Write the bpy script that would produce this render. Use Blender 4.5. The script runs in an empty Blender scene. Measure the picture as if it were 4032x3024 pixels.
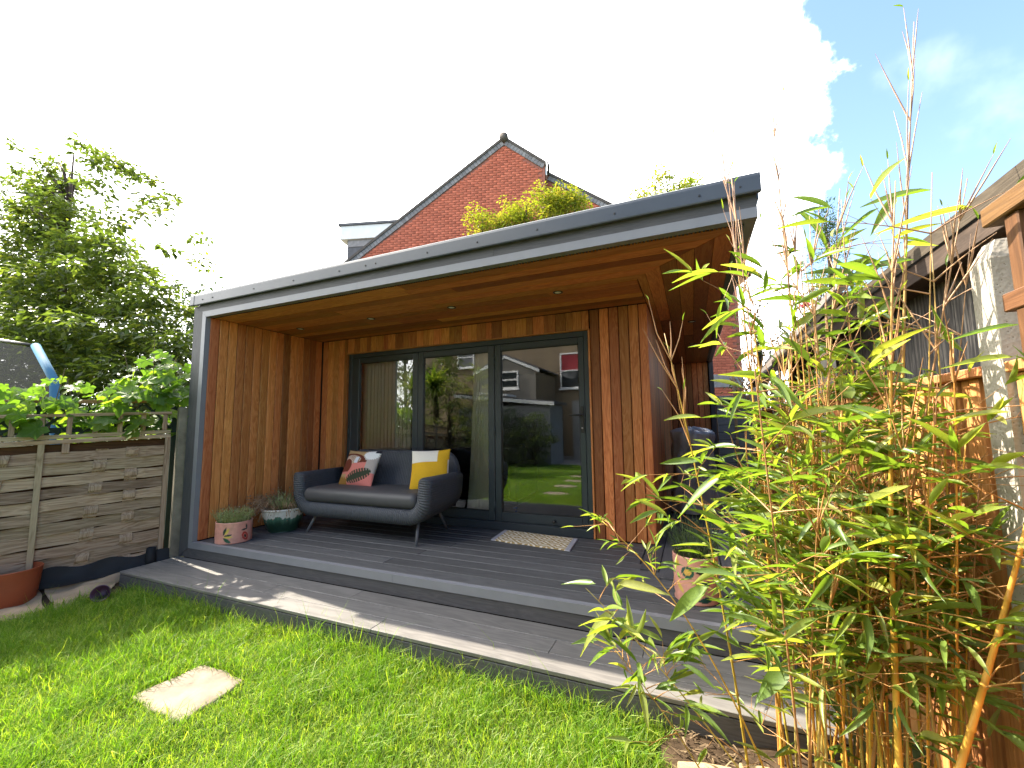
import bpy, bmesh, math, random
import numpy as np
from mathutils import Vector, Matrix, Euler

random.seed(7)
rng = np.random.default_rng(11)
scene = bpy.context.scene
col = scene.collection

# ------------------------------------------------------------------ camera
CAM = np.array([4.9205, -2.7061, 1.1308])
FW = np.array([-0.39294178, 0.91410043, 0.1000858])
RT = np.array([0.91816419, 0.39601489, -0.01211273])
UP = np.array([0.05070772, -0.0871356, 0.99490508])
cd = bpy.data.cameras.new('camera'); cam = bpy.data.objects.new('camera', cd); col.objects.link(cam)
m = Matrix.Identity(4)
for i in range(3):
    m[i][0] = RT[i]; m[i][1] = UP[i]; m[i][2] = -FW[i]; m[i][3] = CAM[i]
cam.matrix_world = m
cd.sensor_width = 36.0; cd.lens = 1639.66 / 4032 * 36.0; cd.clip_start = 0.02; cd.clip_end = 500
scene.camera = cam

# ------------------------------------------------------------------ sun, sky, exposure
TO_SUN = Vector((-1.04, 0.128, 1.0)).normalized()
SUN_EL = math.asin(TO_SUN.z)
SUN_ROT = math.atan2(TO_SUN.x, TO_SUN.y)
sd = bpy.data.lights.new('sun', 'SUN'); sd.energy = 5.0; sd.angle = math.radians(0.53); sd.color = (1.0, 0.90, 0.74)
so = bpy.data.objects.new('sun', sd); col.objects.link(so); so.location = (-12, 2, 14)
so.rotation_euler = (-TO_SUN).to_track_quat('-Z', 'Y').to_euler()

world = bpy.data.worlds.new('World'); scene.world = world; world.use_nodes = True
wt = world.node_tree; wt.nodes.clear()
def wn(t, **k):
    n = wt.nodes.new(t)
    for a, b in k.items(): setattr(n, a, b)
    return n
sky = wn('ShaderNodeTexSky', sky_type='NISHITA', sun_disc=False, sun_elevation=SUN_EL, sun_rotation=SUN_ROT, air_density=1.0, dust_density=0.8, ozone_density=1.6)
bg_sky = wn('ShaderNodeBackground'); bg_sky.inputs['Strength'].default_value = 0.125
bg_cl = wn('ShaderNodeBackground'); bg_cl.inputs['Color'].default_value = (1.0, 0.99, 0.97, 1); bg_cl.inputs['Strength'].default_value = 1.65
mixw = wn('ShaderNodeMixShader'); outw = wn('ShaderNodeOutputWorld')
tc = wn('ShaderNodeTexCoord')
# cloud bank on the sun's side of the sky, its ragged edge crossing the view; loose clouds elsewhere
dot = wn('ShaderNodeVectorMath', operation='DOT_PRODUCT'); dot.inputs[1].default_value = (-0.955, 0.296, 0.12)
noi = wn('ShaderNodeTexNoise'); noi.inputs['Scale'].default_value = 6.5; noi.inputs['Detail'].default_value = 9; noi.inputs['Roughness'].default_value = 0.62
noi2 = wn('ShaderNodeTexNoise'); noi2.inputs['Scale'].default_value = 2.1; noi2.inputs['Detail'].default_value = 7
ma = wn('ShaderNodeMath', operation='MULTIPLY_ADD'); ma.inputs[1].default_value = 0.42; ma.inputs[2].default_value = -0.285
ad = wn('ShaderNodeMath', operation='ADD')
mr = wn('ShaderNodeMapRange', interpolation_type='SMOOTHSTEP'); mr.inputs['From Min'].default_value = -0.015; mr.inputs['From Max'].default_value = 0.055
mr2 = wn('ShaderNodeMapRange', interpolation_type='SMOOTHSTEP'); mr2.inputs['From Min'].default_value = 0.60; mr2.inputs['From Max'].default_value = 0.80; mr2.inputs['To Max'].default_value = 0.4
mx = wn('ShaderNodeMath', operation='MAXIMUM')
L = wt.links.new
L(tc.outputs['Generated'], dot.inputs[0]); L(tc.outputs['Generated'], noi.inputs['Vector']); L(tc.outputs['Generated'], noi2.inputs['Vector'])
L(noi.outputs['Fac'], ma.inputs[0]); L(ma.outputs[0], ad.inputs[0]); L(dot.outputs['Value'], ad.inputs[1]); L(ad.outputs[0], mr.inputs['Value'])
L(noi2.outputs['Fac'], mr2.inputs['Value']); L(mr.outputs[0], mx.inputs[0]); L(mr2.outputs[0], mx.inputs[1])
L(sky.outputs[0], bg_sky.inputs['Color']); L(bg_sky.outputs[0], mixw.inputs[1]); L(bg_cl.outputs[0], mixw.inputs[2]); L(mx.outputs[0], mixw.inputs[0])
L(mixw.outputs[0], outw.inputs['Surface'])

vs = scene.view_settings
vs.view_transform = 'Standard'; vs.look = 'None'; vs.exposure = 1.95; vs.gamma = 1.0; vs.use_curve_mapping = False
scene.render.film_transparent = False
scene.cycles.max_bounces = 8; scene.cycles.transparent_max_bounces = 12; scene.cycles.transmission_bounces = 6
scene.cycles.diffuse_bounces = 4; scene.cycles.caustics_reflective = False; scene.cycles.caustics_refractive = False
scene.cycles.use_denoising = True

# ================================================================== helpers
WL = {}          # world location of every object that parents others
def put(o, parent=None, loc=(0, 0, 0), rot=None):
    col.objects.link(o)
    loc = Vector(loc)
    if parent is not None:
        o.parent = parent; o.location = loc - WL[parent.name]
    else:
        o.location = loc
    if rot is not None: o.rotation_euler = rot
    WL[o.name] = loc
    return o
def tag(o, label=None, cat=None, group=None, kind=None):
    if label: o['label'] = label
    if cat: o['category'] = cat
    if group: o['group'] = group
    if kind: o['kind'] = kind
    return o
def thing(name, label, cat, loc=(0, 0, 0), group=None):
    o = bpy.data.objects.new(name, None); o.empty_display_size = 0.1
    put(o, None, loc); return tag(o, label, cat, group)
def meshobj(name, me, parent=None, loc=(0, 0, 0), rot=None):
    return put(bpy.data.objects.new(name, me), parent, loc, rot)
def mk(name, V, F, mat, smooth=False, cols=None, rnd=None):
    me = bpy.data.meshes.new(name)
    me.from_pydata([tuple(v) for v in V], [], [tuple(f) for f in F])
    finish(me, mat, smooth, cols, rnd); return me
def finish(me, mat, smooth, cols=None, rnd=None):
    if mat is not None: me.materials.append(mat)
    if smooth: me.polygons.foreach_set('use_smooth', np.ones(len(me.polygons), dtype=bool))
    if cols is not None:
        a = me.color_attributes.new('Col', 'FLOAT_COLOR', 'POINT')
        c = np.ones((len(me.vertices), 4), dtype=np.float32); c[:, :3] = cols; a.data.foreach_set('color', c.ravel())
    if rnd is not None:
        a = me.attributes.new('rnd', 'FLOAT', 'POINT'); a.data.foreach_set('value', np.asarray(rnd, dtype=np.float32))
    me.update()
def mk_arr(name, V, F, mat, smooth=False, rnd=None):
    """big meshes: V (n,3), F (m,k) arrays"""
    V = np.asarray(V, dtype=np.float32); F = np.asarray(F, dtype=np.int32)
    me = bpy.data.meshes.new(name); n, k = F.shape
    me.vertices.add(len(V)); me.vertices.foreach_set('co', V.ravel())
    me.loops.add(n * k); me.loops.foreach_set('vertex_index', F.ravel())
    me.polygons.add(n); me.polygons.foreach_set('loop_start', np.arange(0, n * k, k, dtype=np.int32))
    me.update(calc_edges=True); finish(me, mat, smooth, None, rnd); return me
def scatter(name, TV, TF, R, T, mat, rnd=None, smooth=False):
    """copies of a small template joined in one mesh; R (m,3,3) carries the scale"""
    TV = np.asarray(TV); TF = np.asarray(TF); M = len(T); nv = len(TV)
    V = np.einsum('mij,vj->mvi', R, TV) + np.asarray(T)[:, None, :]
    F = TF[None] + (np.arange(M) * nv)[:, None, None]
    r = None if rnd is None else np.repeat(rnd, nv)
    return mk_arr(name, V.reshape(-1, 3), F.reshape(-1, TF.shape[1]), mat, smooth, r)
def cbox(sx, sy, sz, b):
    """chamfered box centred on the origin: 24 vertices"""
    hx, hy, hz = sx / 2, sy / 2, sz / 2
    b = min(b, hx * .49, hy * .49, hz * .49)
    V, idx = [], {}
    for i in (-1, 1):
        for j in (-1, 1):
            for k in (-1, 1):
                for ax in range(3):
                    p = [i * hx, j * hy, k * hz]
                    for a2, s in ((0, i), (1, j), (2, k)):
                        if a2 != ax: p[a2] -= s * b
                    idx[(i, j, k, ax)] = len(V); V.append(p)
    F = []
    for ax in range(3):
        o1, o2 = (ax + 1) % 3, (ax + 2) % 3
        for s in (-1, 1):
            q = []
            for a1, a2 in ((-1, -1), (1, -1), (1, 1), (-1, 1)):
                t = [0, 0, 0]; t[ax] = s; t[o1] = a1; t[o2] = a2; q.append(idx[(*t, ax)])
            F.append(q if s > 0 else q[::-1])
    for ax in range(3):
        o1, o2 = (ax + 1) % 3, (ax + 2) % 3
        for s1 in (-1, 1):
            for s2 in (-1, 1):
                def g(sv, face):
                    t = [0, 0, 0]; t[ax] = sv; t[o1] = s1; t[o2] = s2; return idx[(*t, face)]
                q = [g(-1, o1), g(1, o1), g(1, o2), g(-1, o2)]
                F.append(q if s1 * s2 < 0 else q[::-1])
    for i in (-1, 1):
        for j in (-1, 1):
            for k in (-1, 1):
                q = [idx[(i, j, k, 0)], idx[(i, j, k, 1)], idx[(i, j, k, 2)]]
                F.append(q if i * j * k > 0 else q[::-1])
    return V, F
BOX = {}
def box(name, mat, parent, x0, x1, y0, y1, z0, z1, b=0.003, rotz=0.0, pivot=None, rot=None):
    """a box between the bounds; rotz turns it about its centre (or bounds are given about pivot)"""
    sx, sy, sz = x1 - x0, y1 - y0, z1 - z0
    key = (round(sx, 4), round(sy, 4), round(sz, 4), b, mat.name)
    if key not in BOX:
        V, F = cbox(sx, sy, sz, b); BOX[key] = mk(name, V, F, mat)
    c = ((x0 + x1) / 2, (y0 + y1) / 2, (z0 + z1) / 2)
    r = rot if rot is not None else ((0, 0, rotz) if rotz else None)
    return meshobj(name, BOX[key], parent, c, r)
def boxc(name, mat, parent, c, s, b=0.003, rot=None):
    return box(name, mat, parent, c[0] - s[0] / 2, c[0] + s[0] / 2, c[1] - s[1] / 2, c[1] + s[1] / 2, c[2] - s[2] / 2, c[2] + s[2] / 2, b, rot=rot)
def prism(name, mat, parent, poly, z0, z1):
    """upright prism over a polygon (counter-clockwise)"""
    n = len(poly); cx = sum(p[0] for p in poly) / n; cy = sum(p[1] for p in poly) / n; cz = (z0 + z1) / 2
    V = [(p[0] - cx, p[1] - cy, z0 - cz) for p in poly] + [(p[0] - cx, p[1] - cy, z1 - cz) for p in poly]
    F = [list(range(n))[::-1], list(range(n, 2 * n))] + [[i, (i + 1) % n, n + (i + 1) % n, n + i] for i in range(n)]
    return meshobj(name, mk(name, V, F, mat), parent, (cx, cy, cz))
class MB:
    def __init__(s): s.V = []; s.F = []
    def add(s, V, F):
        o = len(s.V); s.V += [tuple(map(float, v)) for v in V]; s.F += [tuple(i + o for i in f) for f in F]; return s
    def box(s, x0, x1, y0, y1, z0, z1, b=0.002):
        V, F = cbox(x1 - x0, y1 - y0, z1 - z0, b); c = ((x0 + x1) / 2, (y0 + y1) / 2, (z0 + z1) / 2)
        return s.add([(v[0] + c[0], v[1] + c[1], v[2] + c[2]) for v in V], F)
    def tube(s, path, rad, n=8, cap=True):
        P = np.asarray(path, float); k = len(P)
        rad = np.broadcast_to(np.asarray(rad, float), (k,))
        t = np.gradient(P, axis=0); t /= np.linalg.norm(t, axis=1)[:, None] + 1e-12
        ref = np.array([0, 0, 1.0]) if abs(t[0][2]) < .9 else np.array([1.0, 0, 0])
        V = []
        for i in range(k):
            a = np.cross(t[i], ref); a /= np.linalg.norm(a); b = np.cross(t[i], a)
            for j in range(n):
                w = 2 * math.pi * j / n; V.append(P[i] + rad[i] * (math.cos(w) * a + math.sin(w) * b))
        F = [(i * n + j, i * n + (j + 1) % n, (i + 1) * n + (j + 1) % n, (i + 1) * n + j) for i in range(k - 1) for j in range(n)]
        if cap: F += [tuple(range(n))[::-1], tuple(range((k - 1) * n, k * n))]
        return s.add(V, F)
    def lathe(s, prof, c=(0, 0, 0), n=32, sx=1.0, sy=1.0):
        V = []
        for r, z in prof:
            for j in range(n):
                w = 2 * math.pi * j / n; V.append((c[0] + r * sx * math.cos(w), c[1] + r * sy * math.sin(w), c[2] + z))
        k = len(prof)
        F = [(i * n + j, i * n + (j + 1) % n, (i + 1) * n + (j + 1) % n, (i + 1) * n + j) for i in range(k - 1) for j in range(n)]
        F += [tuple(range(n))[::-1], tuple(range((k - 1) * n, k * n))]
        return s.add(V, F)
    def build(s, name, mat, parent=None, origin=(0, 0, 0), smooth=False, kind=None, cols=None):
        o = np.asarray(origin, float); V = np.asarray(s.V) - o
        ob = meshobj(name, mk(name, V, s.F, mat, smooth, cols), parent, origin)
        if kind: ob['kind'] = kind
        return ob
def rot_to(axis_x, up=(0, 0, 1)):
    """rotation matrix whose x axis is axis_x and z axis close to up"""
    x = np.asarray(axis_x, float); x = x / (np.linalg.norm(x) + 1e-12)
    u = np.asarray(up, float); y = np.cross(u, x); ny = np.linalg.norm(y)
    if ny < 1e-6: y = np.array([0, 1.0, 0])
    else: y /= ny
    z = np.cross(x, y); return np.stack([x, y, z], axis=1)
def pix(P):
    d = np.asarray(P, float) - CAM; z = d @ FW
    return (2016 + 1639.66 * (d @ RT) / z) / 4032, (1512 - 1639.66 * (d @ UP) / z) / 3024, z

# ================================================================== materials
def newmat(name):
    mt = bpy.data.materials.new(name); mt.use_nodes = True; nt = mt.node_tree; nt.nodes.clear()
    o = nt.nodes.new('ShaderNodeOutputMaterial'); return mt, nt, o
def node(nt, t, ins=None, **k):
    n = nt.nodes.new(t)
    for a, b in k.items(): setattr(n, a, b)
    for a, b in (ins or {}).items():
        if hasattr(b, 'is_output') or isinstance(b, bpy.types.NodeSocket): nt.links.new(b, n.inputs[a])
        else: n.inputs[a].default_value = b
    return n
def ramp(nt, fac, stops):
    r = node(nt, 'ShaderNodeValToRGB'); nt.links.new(fac, r.inputs[0]); e = r.color_ramp.elements
    while len(e) < len(stops): e.new(0.5)
    for i, (p, c) in enumerate(stops): e[i].position = p; e[i].color = (*c, 1)
    return r.outputs['Color']
def rgbmix(nt, fac, a, b, mode='MIX'):
    n = nt.nodes.new('ShaderNodeMix'); n.data_type = 'RGBA'; n.blend_type = mode
    for s, v in ((n.inputs[0], fac), (n.inputs[6], a), (n.inputs[7], b)):
        if isinstance(v, bpy.types.NodeSocket): nt.links.new(v, s)
        elif isinstance(v, (int, float)): s.default_value = v
        else: s.default_value = (*v, 1)
    return n.outputs[2]
def math_(nt, op, a, b=None, c=None):
    n = nt.nodes.new('ShaderNodeMath'); n.operation = op
    for i, v in enumerate((a, b, c)):
        if v is None: continue
        if isinstance(v, bpy.types.NodeSocket): nt.links.new(v, n.inputs[i])
        else: n.inputs[i].default_value = v
    return n.outputs[0]
def coords(nt, scale=(1, 1, 1), kind='Object', rndoff=40.0):
    t = node(nt, 'ShaderNodeTexCoord'); v = t.outputs[kind]
    if rndoff:
        oi = node(nt, 'ShaderNodeObjectInfo')
        k = math_(nt, 'MULTIPLY', oi.outputs['Random'], rndoff)
        a = node(nt, 'ShaderNodeVectorMath', operation='ADD'); nt.links.new(v, a.inputs[0]); nt.links.new(k, a.inputs[1]); v = a.outputs[0]
    mp = node(nt, 'ShaderNodeMapping', {'Scale': scale}); nt.links.new(v, mp.inputs['Vector']); return mp.outputs[0]
def principled(nt, out, color, rough=0.6, spec=0.4, metal=0.0, normal=None, **k):
    p = node(nt, 'ShaderNodeBsdfPrincipled', {'Roughness': rough, 'Specular IOR Level': spec, 'Metallic': metal})
    if isinstance(color, bpy.types.NodeSocket): nt.links.new(color, p.inputs['Base Color'])
    else: p.inputs['Base Color'].default_value = (*color, 1)
    if isinstance(rough, bpy.types.NodeSocket): nt.links.new(rough, p.inputs['Roughness'])
    if normal is not None: nt.links.new(normal, p.inputs['Normal'])
    for a, b in k.items(): p.inputs[a].default_value = b
    if out is not None: nt.links.new(p.outputs[0], out.inputs['Surface'])
    return p
def bump(nt, h, strength=0.3, dist=0.01):
    b = node(nt, 'ShaderNodeBump', {'Strength': strength, 'Distance': dist}); nt.links.new(h, b.inputs['Height']); return b.outputs[0]
def m_plain(name, c, rough=0.6, spec=0.4, var=0.12, nscale=6.0, bmp=0.15, metal=0.0, bscale=None, dark=None):
    """one paint or stone: colour with slow mottling, fine grain in the relief"""
    mt, nt, o = newmat(name); v = coords(nt)
    n1 = node(nt, 'ShaderNodeTexNoise', {'Scale': nscale, 'Detail': 6.0, 'Roughness': 0.6, 'Vector': v}).outputs['Fac']
    n2 = node(nt, 'ShaderNodeTexNoise', {'Scale': bscale or nscale * 14, 'Detail': 4.0, 'Vector': v}).outputs['Fac']
    lo = tuple(x * (1 - var) for x in (dark or c)); hi = tuple(min(1, x * (1 + var)) for x in c)
    cc = ramp(nt, n1, [(0.3, lo), (0.7, hi)])
    rr = math_(nt, 'MULTIPLY_ADD', n1, 0.25, rough - 0.12)
    principled(nt, o, cc, rr, spec, metal, bump(nt, n2, bmp, 0.004)); return mt
def m_wood(name, axis, stops, rough=0.55, spec=0.3, fine=38.0, vlo=0.6, vhi=1.25, hue=0.02, bmp=0.25, dist=1.6, sat=1.0, long=1.1):
    """grain stretched along one axis; every board has its own tone and its own grain"""
    mt, nt, o = newmat(name)
    sc = [fine * 0.28] * 3; sc['XYZ'.index(axis)] = long
    v = coords(nt, tuple(sc))
    n1 = node(nt, 'ShaderNodeTexNoise', {'Scale': 1.0, 'Detail': 3.0, 'Roughness': 0.55, 'Distortion': dist, 'Vector': v}).outputs['Fac']
    saw = math_(nt, 'PINGPONG', math_(nt, 'MULTIPLY', n1, 7.0), 0.5)
    sc2 = [fine * 4] * 3; sc2['XYZ'.index(axis)] = 2.5
    v2 = coords(nt, tuple(sc2))
    n2 = node(nt, 'ShaderNodeTexNoise', {'Scale': 1.0, 'Detail': 5.0, 'Vector': v2}).outputs['Fac']
    f = math_(nt, 'ADD', math_(nt, 'MULTIPLY', saw, 0.9), math_(nt, 'MULTIPLY', n2, 0.55))
    c = ramp(nt, f, stops)
    oi = node(nt, 'ShaderNodeObjectInfo').outputs['Random']
    val = node(nt, 'ShaderNodeMapRange', {'To Min': vlo, 'To Max': vhi, 'Value': oi}).outputs[0]
    r2 = math_(nt, 'FRACT', math_(nt, 'MULTIPLY', oi, 17.31))
    hh = node(nt, 'ShaderNodeMapRange', {'To Min': 0.5 - hue, 'To Max': 0.5 + hue, 'Value': r2}).outputs[0]
    hs = node(nt, 'ShaderNodeHueSaturation', {'Hue': hh, 'Value': val, 'Saturation': sat, 'Color': c}).outputs[0]
    hgt = math_(nt, 'ADD', n2, math_(nt, 'MULTIPLY', saw, 0.6))
    principled(nt, o, hs, rough, spec, 0.0, bump(nt, hgt, bmp, 0.003)); return mt
def m_leaf(name, c1, c2, c3, trans=0.45, rough=0.45, tcol=(1.25, 1.35, 0.5), spec=0.35, vein=False):
    """leaf: front colour by leaf, light passing through tinted yellow-green"""
    mt, nt, o = newmat(name)
    at = node(nt, 'ShaderNodeAttribute', attribute_name='rnd').outputs['Fac']
    oi = node(nt, 'ShaderNodeObjectInfo').outputs['Random']
    f = math_(nt, 'FRACT', math_(nt, 'ADD', at, oi))
    c = ramp(nt, f, [(0.0, c1), (0.55, c2), (1.0, c3)])
    g = node(nt, 'ShaderNodeTexNoise', {'Scale': 30.0, 'Detail': 3.0, 'Vector': coords(nt, rndoff=0)}).outputs['Fac']
    c = rgbmix(nt, 1.0, c, ramp(nt, g, [(0.3, (0.8, 0.8, 0.8)), (0.75, (1.15, 1.15, 1.1))]), 'MULTIPLY')
    p = principled(nt, None, c, rough, spec)
    tcn = rgbmix(nt, 1.0, c, tcol, 'MULTIPLY')
    tr = node(nt, 'ShaderNodeBsdfTranslucent', {'Color': tcn})
    mx = node(nt, 'ShaderNodeMixShader', {0: trans}); nt.links.new(p.outputs[0], mx.inputs[1]); nt.links.new(tr.outputs[0], mx.inputs[2])
    nt.links.new(mx.outputs[0], o.inputs['Surface']); return mt
def m_print(name, rough=0.8, weave=0.0, spec=0.2, coat=0.0):
    """printed cloth or glazed pot: the print is in the mesh colours"""
    mt, nt, o = newmat(name)
    at = node(nt, 'ShaderNodeAttribute', attribute_name='Col').outputs['Color']
    g = node(nt, 'ShaderNodeTexNoise', {'Scale': 220.0 if weave else 25.0, 'Detail': 3.0, 'Vector': coords(nt, rndoff=0)}).outputs['Fac']
    c = rgbmix(nt, 1.0, at, ramp(nt, g, [(0.3, (0.86,) * 3), (0.7, (1.08,) * 3)]), 'MULTIPLY')
    p = principled(nt, o, c, rough, spec, 0.0, bump(nt, g, 0.4 if weave else 0.03, 0.002))
    p.inputs['Coat Weight'].default_value = coat; p.inputs['Coat Roughness'].default_value = 0.15
    return mt

CEDAR = [(0.0, (0.27, 0.083, 0.026)), (0.35, (0.46, 0.158, 0.048)), (0.7, (0.58, 0.228, 0.076)), (1.0, (0.66, 0.30, 0.116))]
M = {}
for ax in 'XYZ':
    M['cedar' + ax] = m_wood('cedar_' + ax.lower(), ax, CEDAR, vlo=0.44, vhi=1.24, hue=0.010)
COMP = [(0.0, (0.052, 0.053, 0.056)), (0.5, (0.080, 0.081, 0.085)), (1.0, (0.108, 0.109, 0.112))]
M['deckX'] = m_wood('deck_x', 'X', COMP, rough=0.62, spec=0.35, vlo=0.85, vhi=1.15, hue=0.004, bmp=0.12, fine=30, dist=0.6)
M['deckY'] = m_wood('deck_y', 'Y', COMP, rough=0.62, spec=0.35, vlo=0.85, vhi=1.15, hue=0.004, bmp=0.12, fine=30, dist=0.6)
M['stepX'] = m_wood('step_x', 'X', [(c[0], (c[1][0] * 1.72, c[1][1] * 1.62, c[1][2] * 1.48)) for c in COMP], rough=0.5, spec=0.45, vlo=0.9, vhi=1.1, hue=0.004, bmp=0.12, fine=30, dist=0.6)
M['fascia'] = m_wood('fascia', 'X', [(0, (0.052, 0.052, 0.056)), (0.5, (0.075, 0.074, 0.078)), (1, (0.1, 0.098, 0.1))], rough=0.6, vlo=0.95, vhi=1.05, hue=0.004, bmp=0.3, fine=60)
M['fasciaZ'] = m_wood('fascia_z', 'Z', [(0, (0.052, 0.052, 0.056)), (0.5, (0.075, 0.074, 0.078)), (1, (0.1, 0.098, 0.1))], rough=0.6, vlo=0.95, vhi=1.05, hue=0.004, bmp=0.3, fine=60)
M['strip'] = m_plain('light_trim', (0.19, 0.195, 0.215), 0.45, 0.5, 0.08, 5.0, 0.08)
M['roofing'] = m_plain('roof_trim', (0.058, 0.067, 0.082), 0.32, 0.5, 0.12, 3.0, 0.03, bscale=20)
M['anthracite'] = m_plain('door_paint', (0.030, 0.040, 0.048), 0.38, 0.5, 0.06, 3.0, 0.02)
M['black'] = m_plain('black_metal', (0.015, 0.015, 0.016), 0.4, 0.5, 0.1, 8.0, 0.05)
M['cover'] = m_plain('cover_sheet', (0.33, 0.335, 0.35), 0.30, 0.6, 0.3, 3.0, 0.1)
M['blackplastic'] = m_plain('black_sheet', (0.018, 0.018, 0.019), 0.68, 0.25, 0.3, 3.0, 0.1)
M['steel'] = m_plain('steel', (0.55, 0.55, 0.55), 0.3, 0.5, 0.05, 8.0, 0.02, metal=1.0)
M['white'] = m_plain('white_paint', (0.72, 0.72, 0.71), 0.5, 0.4, 0.06, 4.0, 0.03)
M['dark'] = m_plain('dark_backing', (0.018, 0.014, 0.012), 0.8, 0.2, 0.1, 6.0, 0.05)
# glass: clear pane with a mirror-like skin
def m_glass():
    mt, nt, o = newmat('glass')
    fr = node(nt, 'ShaderNodeFresnel', {'IOR': 2.3})
    tr = node(nt, 'ShaderNodeBsdfTransparent', {'Color': (0.97, 0.98, 0.98, 1)}); gl = node(nt, 'ShaderNodeBsdfGlossy', {'Color': (0.95, 0.97, 1, 1), 'Roughness': 0.0})
    mx = node(nt, 'ShaderNodeMixShader'); nt.links.new(fr.outputs[0], mx.inputs[0]); nt.links.new(tr.outputs[0], mx.inputs[1]); nt.links.new(gl.outputs[0], mx.inputs[2])
    nt.links.new(mx.outputs[0], o.inputs['Surface']); return mt
M['glass'] = m_glass()
def m_lamp():
    mt, nt, o = newmat('lamp_lens'); principled(nt, o, (0.85, 0.83, 0.72), 0.3, 0.5); return mt
M['lamp'] = m_lamp()
# bricks
def m_brick(name, stops, vlo=0.86, vhi=1.12):
    mt, nt, o = newmat(name); v = coords(nt)
    oi = node(nt, 'ShaderNodeObjectInfo').outputs['Random']; at = node(nt, 'ShaderNodeAttribute', attribute_name='rnd').outputs['Fac']
    f = math_(nt, 'FRACT', math_(nt, 'ADD', oi, at))
    n1 = node(nt, 'ShaderNodeTexNoise', {'Scale': 9.0, 'Detail': 6.0, 'Vector': v}).outputs['Fac']
    c = ramp(nt, n1, stops)
    val = node(nt, 'ShaderNodeMapRange', {'To Min': vlo, 'To Max': vhi, 'Value': f}).outputs[0]
    c = node(nt, 'ShaderNodeHueSaturation', {'Value': val, 'Color': c}).outputs[0]
    principled(nt, o, c, 0.85, 0.2, 0.0, bump(nt, node(nt, 'ShaderNodeTexNoise', {'Scale': 60.0, 'Detail': 4.0, 'Vector': v}).outputs['Fac'], 0.3, 0.004)); return mt
M['brick'] = m_brick('red_brick', [(0.3, (0.42, 0.115, 0.068)), (0.7, (0.52, 0.160, 0.098))])
M['brickgrey'] = m_brick('grey_brick', [(0.3, (0.19, 0.18, 0.185)), (0.7, (0.28, 0.265, 0.265))], 0.8, 1.15)
M['mortar'] = m_plain('mortar', (0.33, 0.13, 0.095), 0.9, 0.15, 0.15, 4.0, 0.2)
def m_bricktex(name, c1, c2, cm, sc=1.0):
    mt, nt, o = newmat(name); v = coords(nt, rndoff=0)
    br = node(nt, 'ShaderNodeTexBrick', {'Vector': v, 'Color1': (*c1, 1), 'Color2': (*c2, 1), 'Mortar': (*cm, 1), 'Scale': 1.0, 'Mortar Size': 0.006, 'Brick Width': 0.225 * sc, 'Row Height': 0.075 * sc})
    principled(nt, o, br.outputs['Color'], 0.85, 0.2, 0.0, bump(nt, br.outputs['Fac'], -0.4, 0.006)); return mt
M['stock'] = m_bricktex('stock_brick', (0.20, 0.15, 0.10), (0.28, 0.21, 0.13), (0.22, 0.2, 0.17))
M['tile'] = m_plain('roof_tile', (0.10, 0.085, 0.075), 0.8, 0.2, 0.3, 9.0, 0.3)
M['slate'] = m_plain('slate', (0.09, 0.09, 0.10), 0.6, 0.3, 0.25, 6.0, 0.2)
WEATH = [(0.0, (0.15, 0.094, 0.053)), (0.4, (0.30, 0.208, 0.127)), (0.75, (0.41, 0.300, 0.196)), (1.0, (0.52, 0.40, 0.28))]
M['weath'] = m_wood('weathered_slat', 'X', WEATH, rough=0.85, spec=0.15, vlo=0.66, vhi=1.2, hue=0.015, bmp=0.5, fine=60, dist=0.4)
M['weathZ'] = m_wood('weathered_post', 'Z', WEATH, rough=0.85, spec=0.15, vlo=0.75, vhi=1.1, hue=0.012, bmp=0.5, fine=45, dist=0.9)
M['backing'] = m_wood('brown_backing', 'X', [(0, (0.045, 0.022, 0.012)), (1, (0.12, 0.062, 0.032))], rough=0.85, spec=0.1, vlo=0.9, vhi=1.1)
M['moss'] = m_plain('mossy_concrete', (0.19, 0.165, 0.12), 0.9, 0.2, 0.3, 7.0, 0.4)
M['tanrail'] = m_wood('tan_rail', 'X', [(0, (0.22, 0.12, 0.045)), (1, (0.42, 0.26, 0.12))], rough=0.7, vlo=0.9, vhi=1.1)
M['slatnew'] = m_wood('new_slat', 'Z', [(0, (0.34, 0.135, 0.04)), (0.5, (0.50, 0.22, 0.075)), (1, (0.6, 0.30, 0.115))], rough=0.65, vlo=0.8, vhi=1.15, hue=0.012)
M['oak'] = m_wood('brown_timber', 'Y', [(0, (0.055, 0.024, 0.009)), (0.6, (0.115, 0.052, 0.019)), (1, (0.165, 0.080, 0.033))], rough=0.65, vlo=0.85, vhi=1.1)
M['oakZ'] = m_wood('brown_timber_z', 'Z', [(0, (0.055, 0.024, 0.009)), (0.6, (0.115, 0.052, 0.019)), (1, (0.165, 0.080, 0.033))], rough=0.65, vlo=0.85, vhi=1.1)
M['eave'] = m_wood('old_eave', 'Y', [(0, (0.024, 0.017, 0.012)), (0.6, (0.052, 0.038, 0.027)), (1, (0.085, 0.063, 0.047))], rough=0.8, vlo=0.9, vhi=1.1)
M['greentrellis'] = m_plain('green_trellis', (0.016, 0.035, 0.024), 0.7, 0.3, 0.2, 6.0, 0.2)
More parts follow.
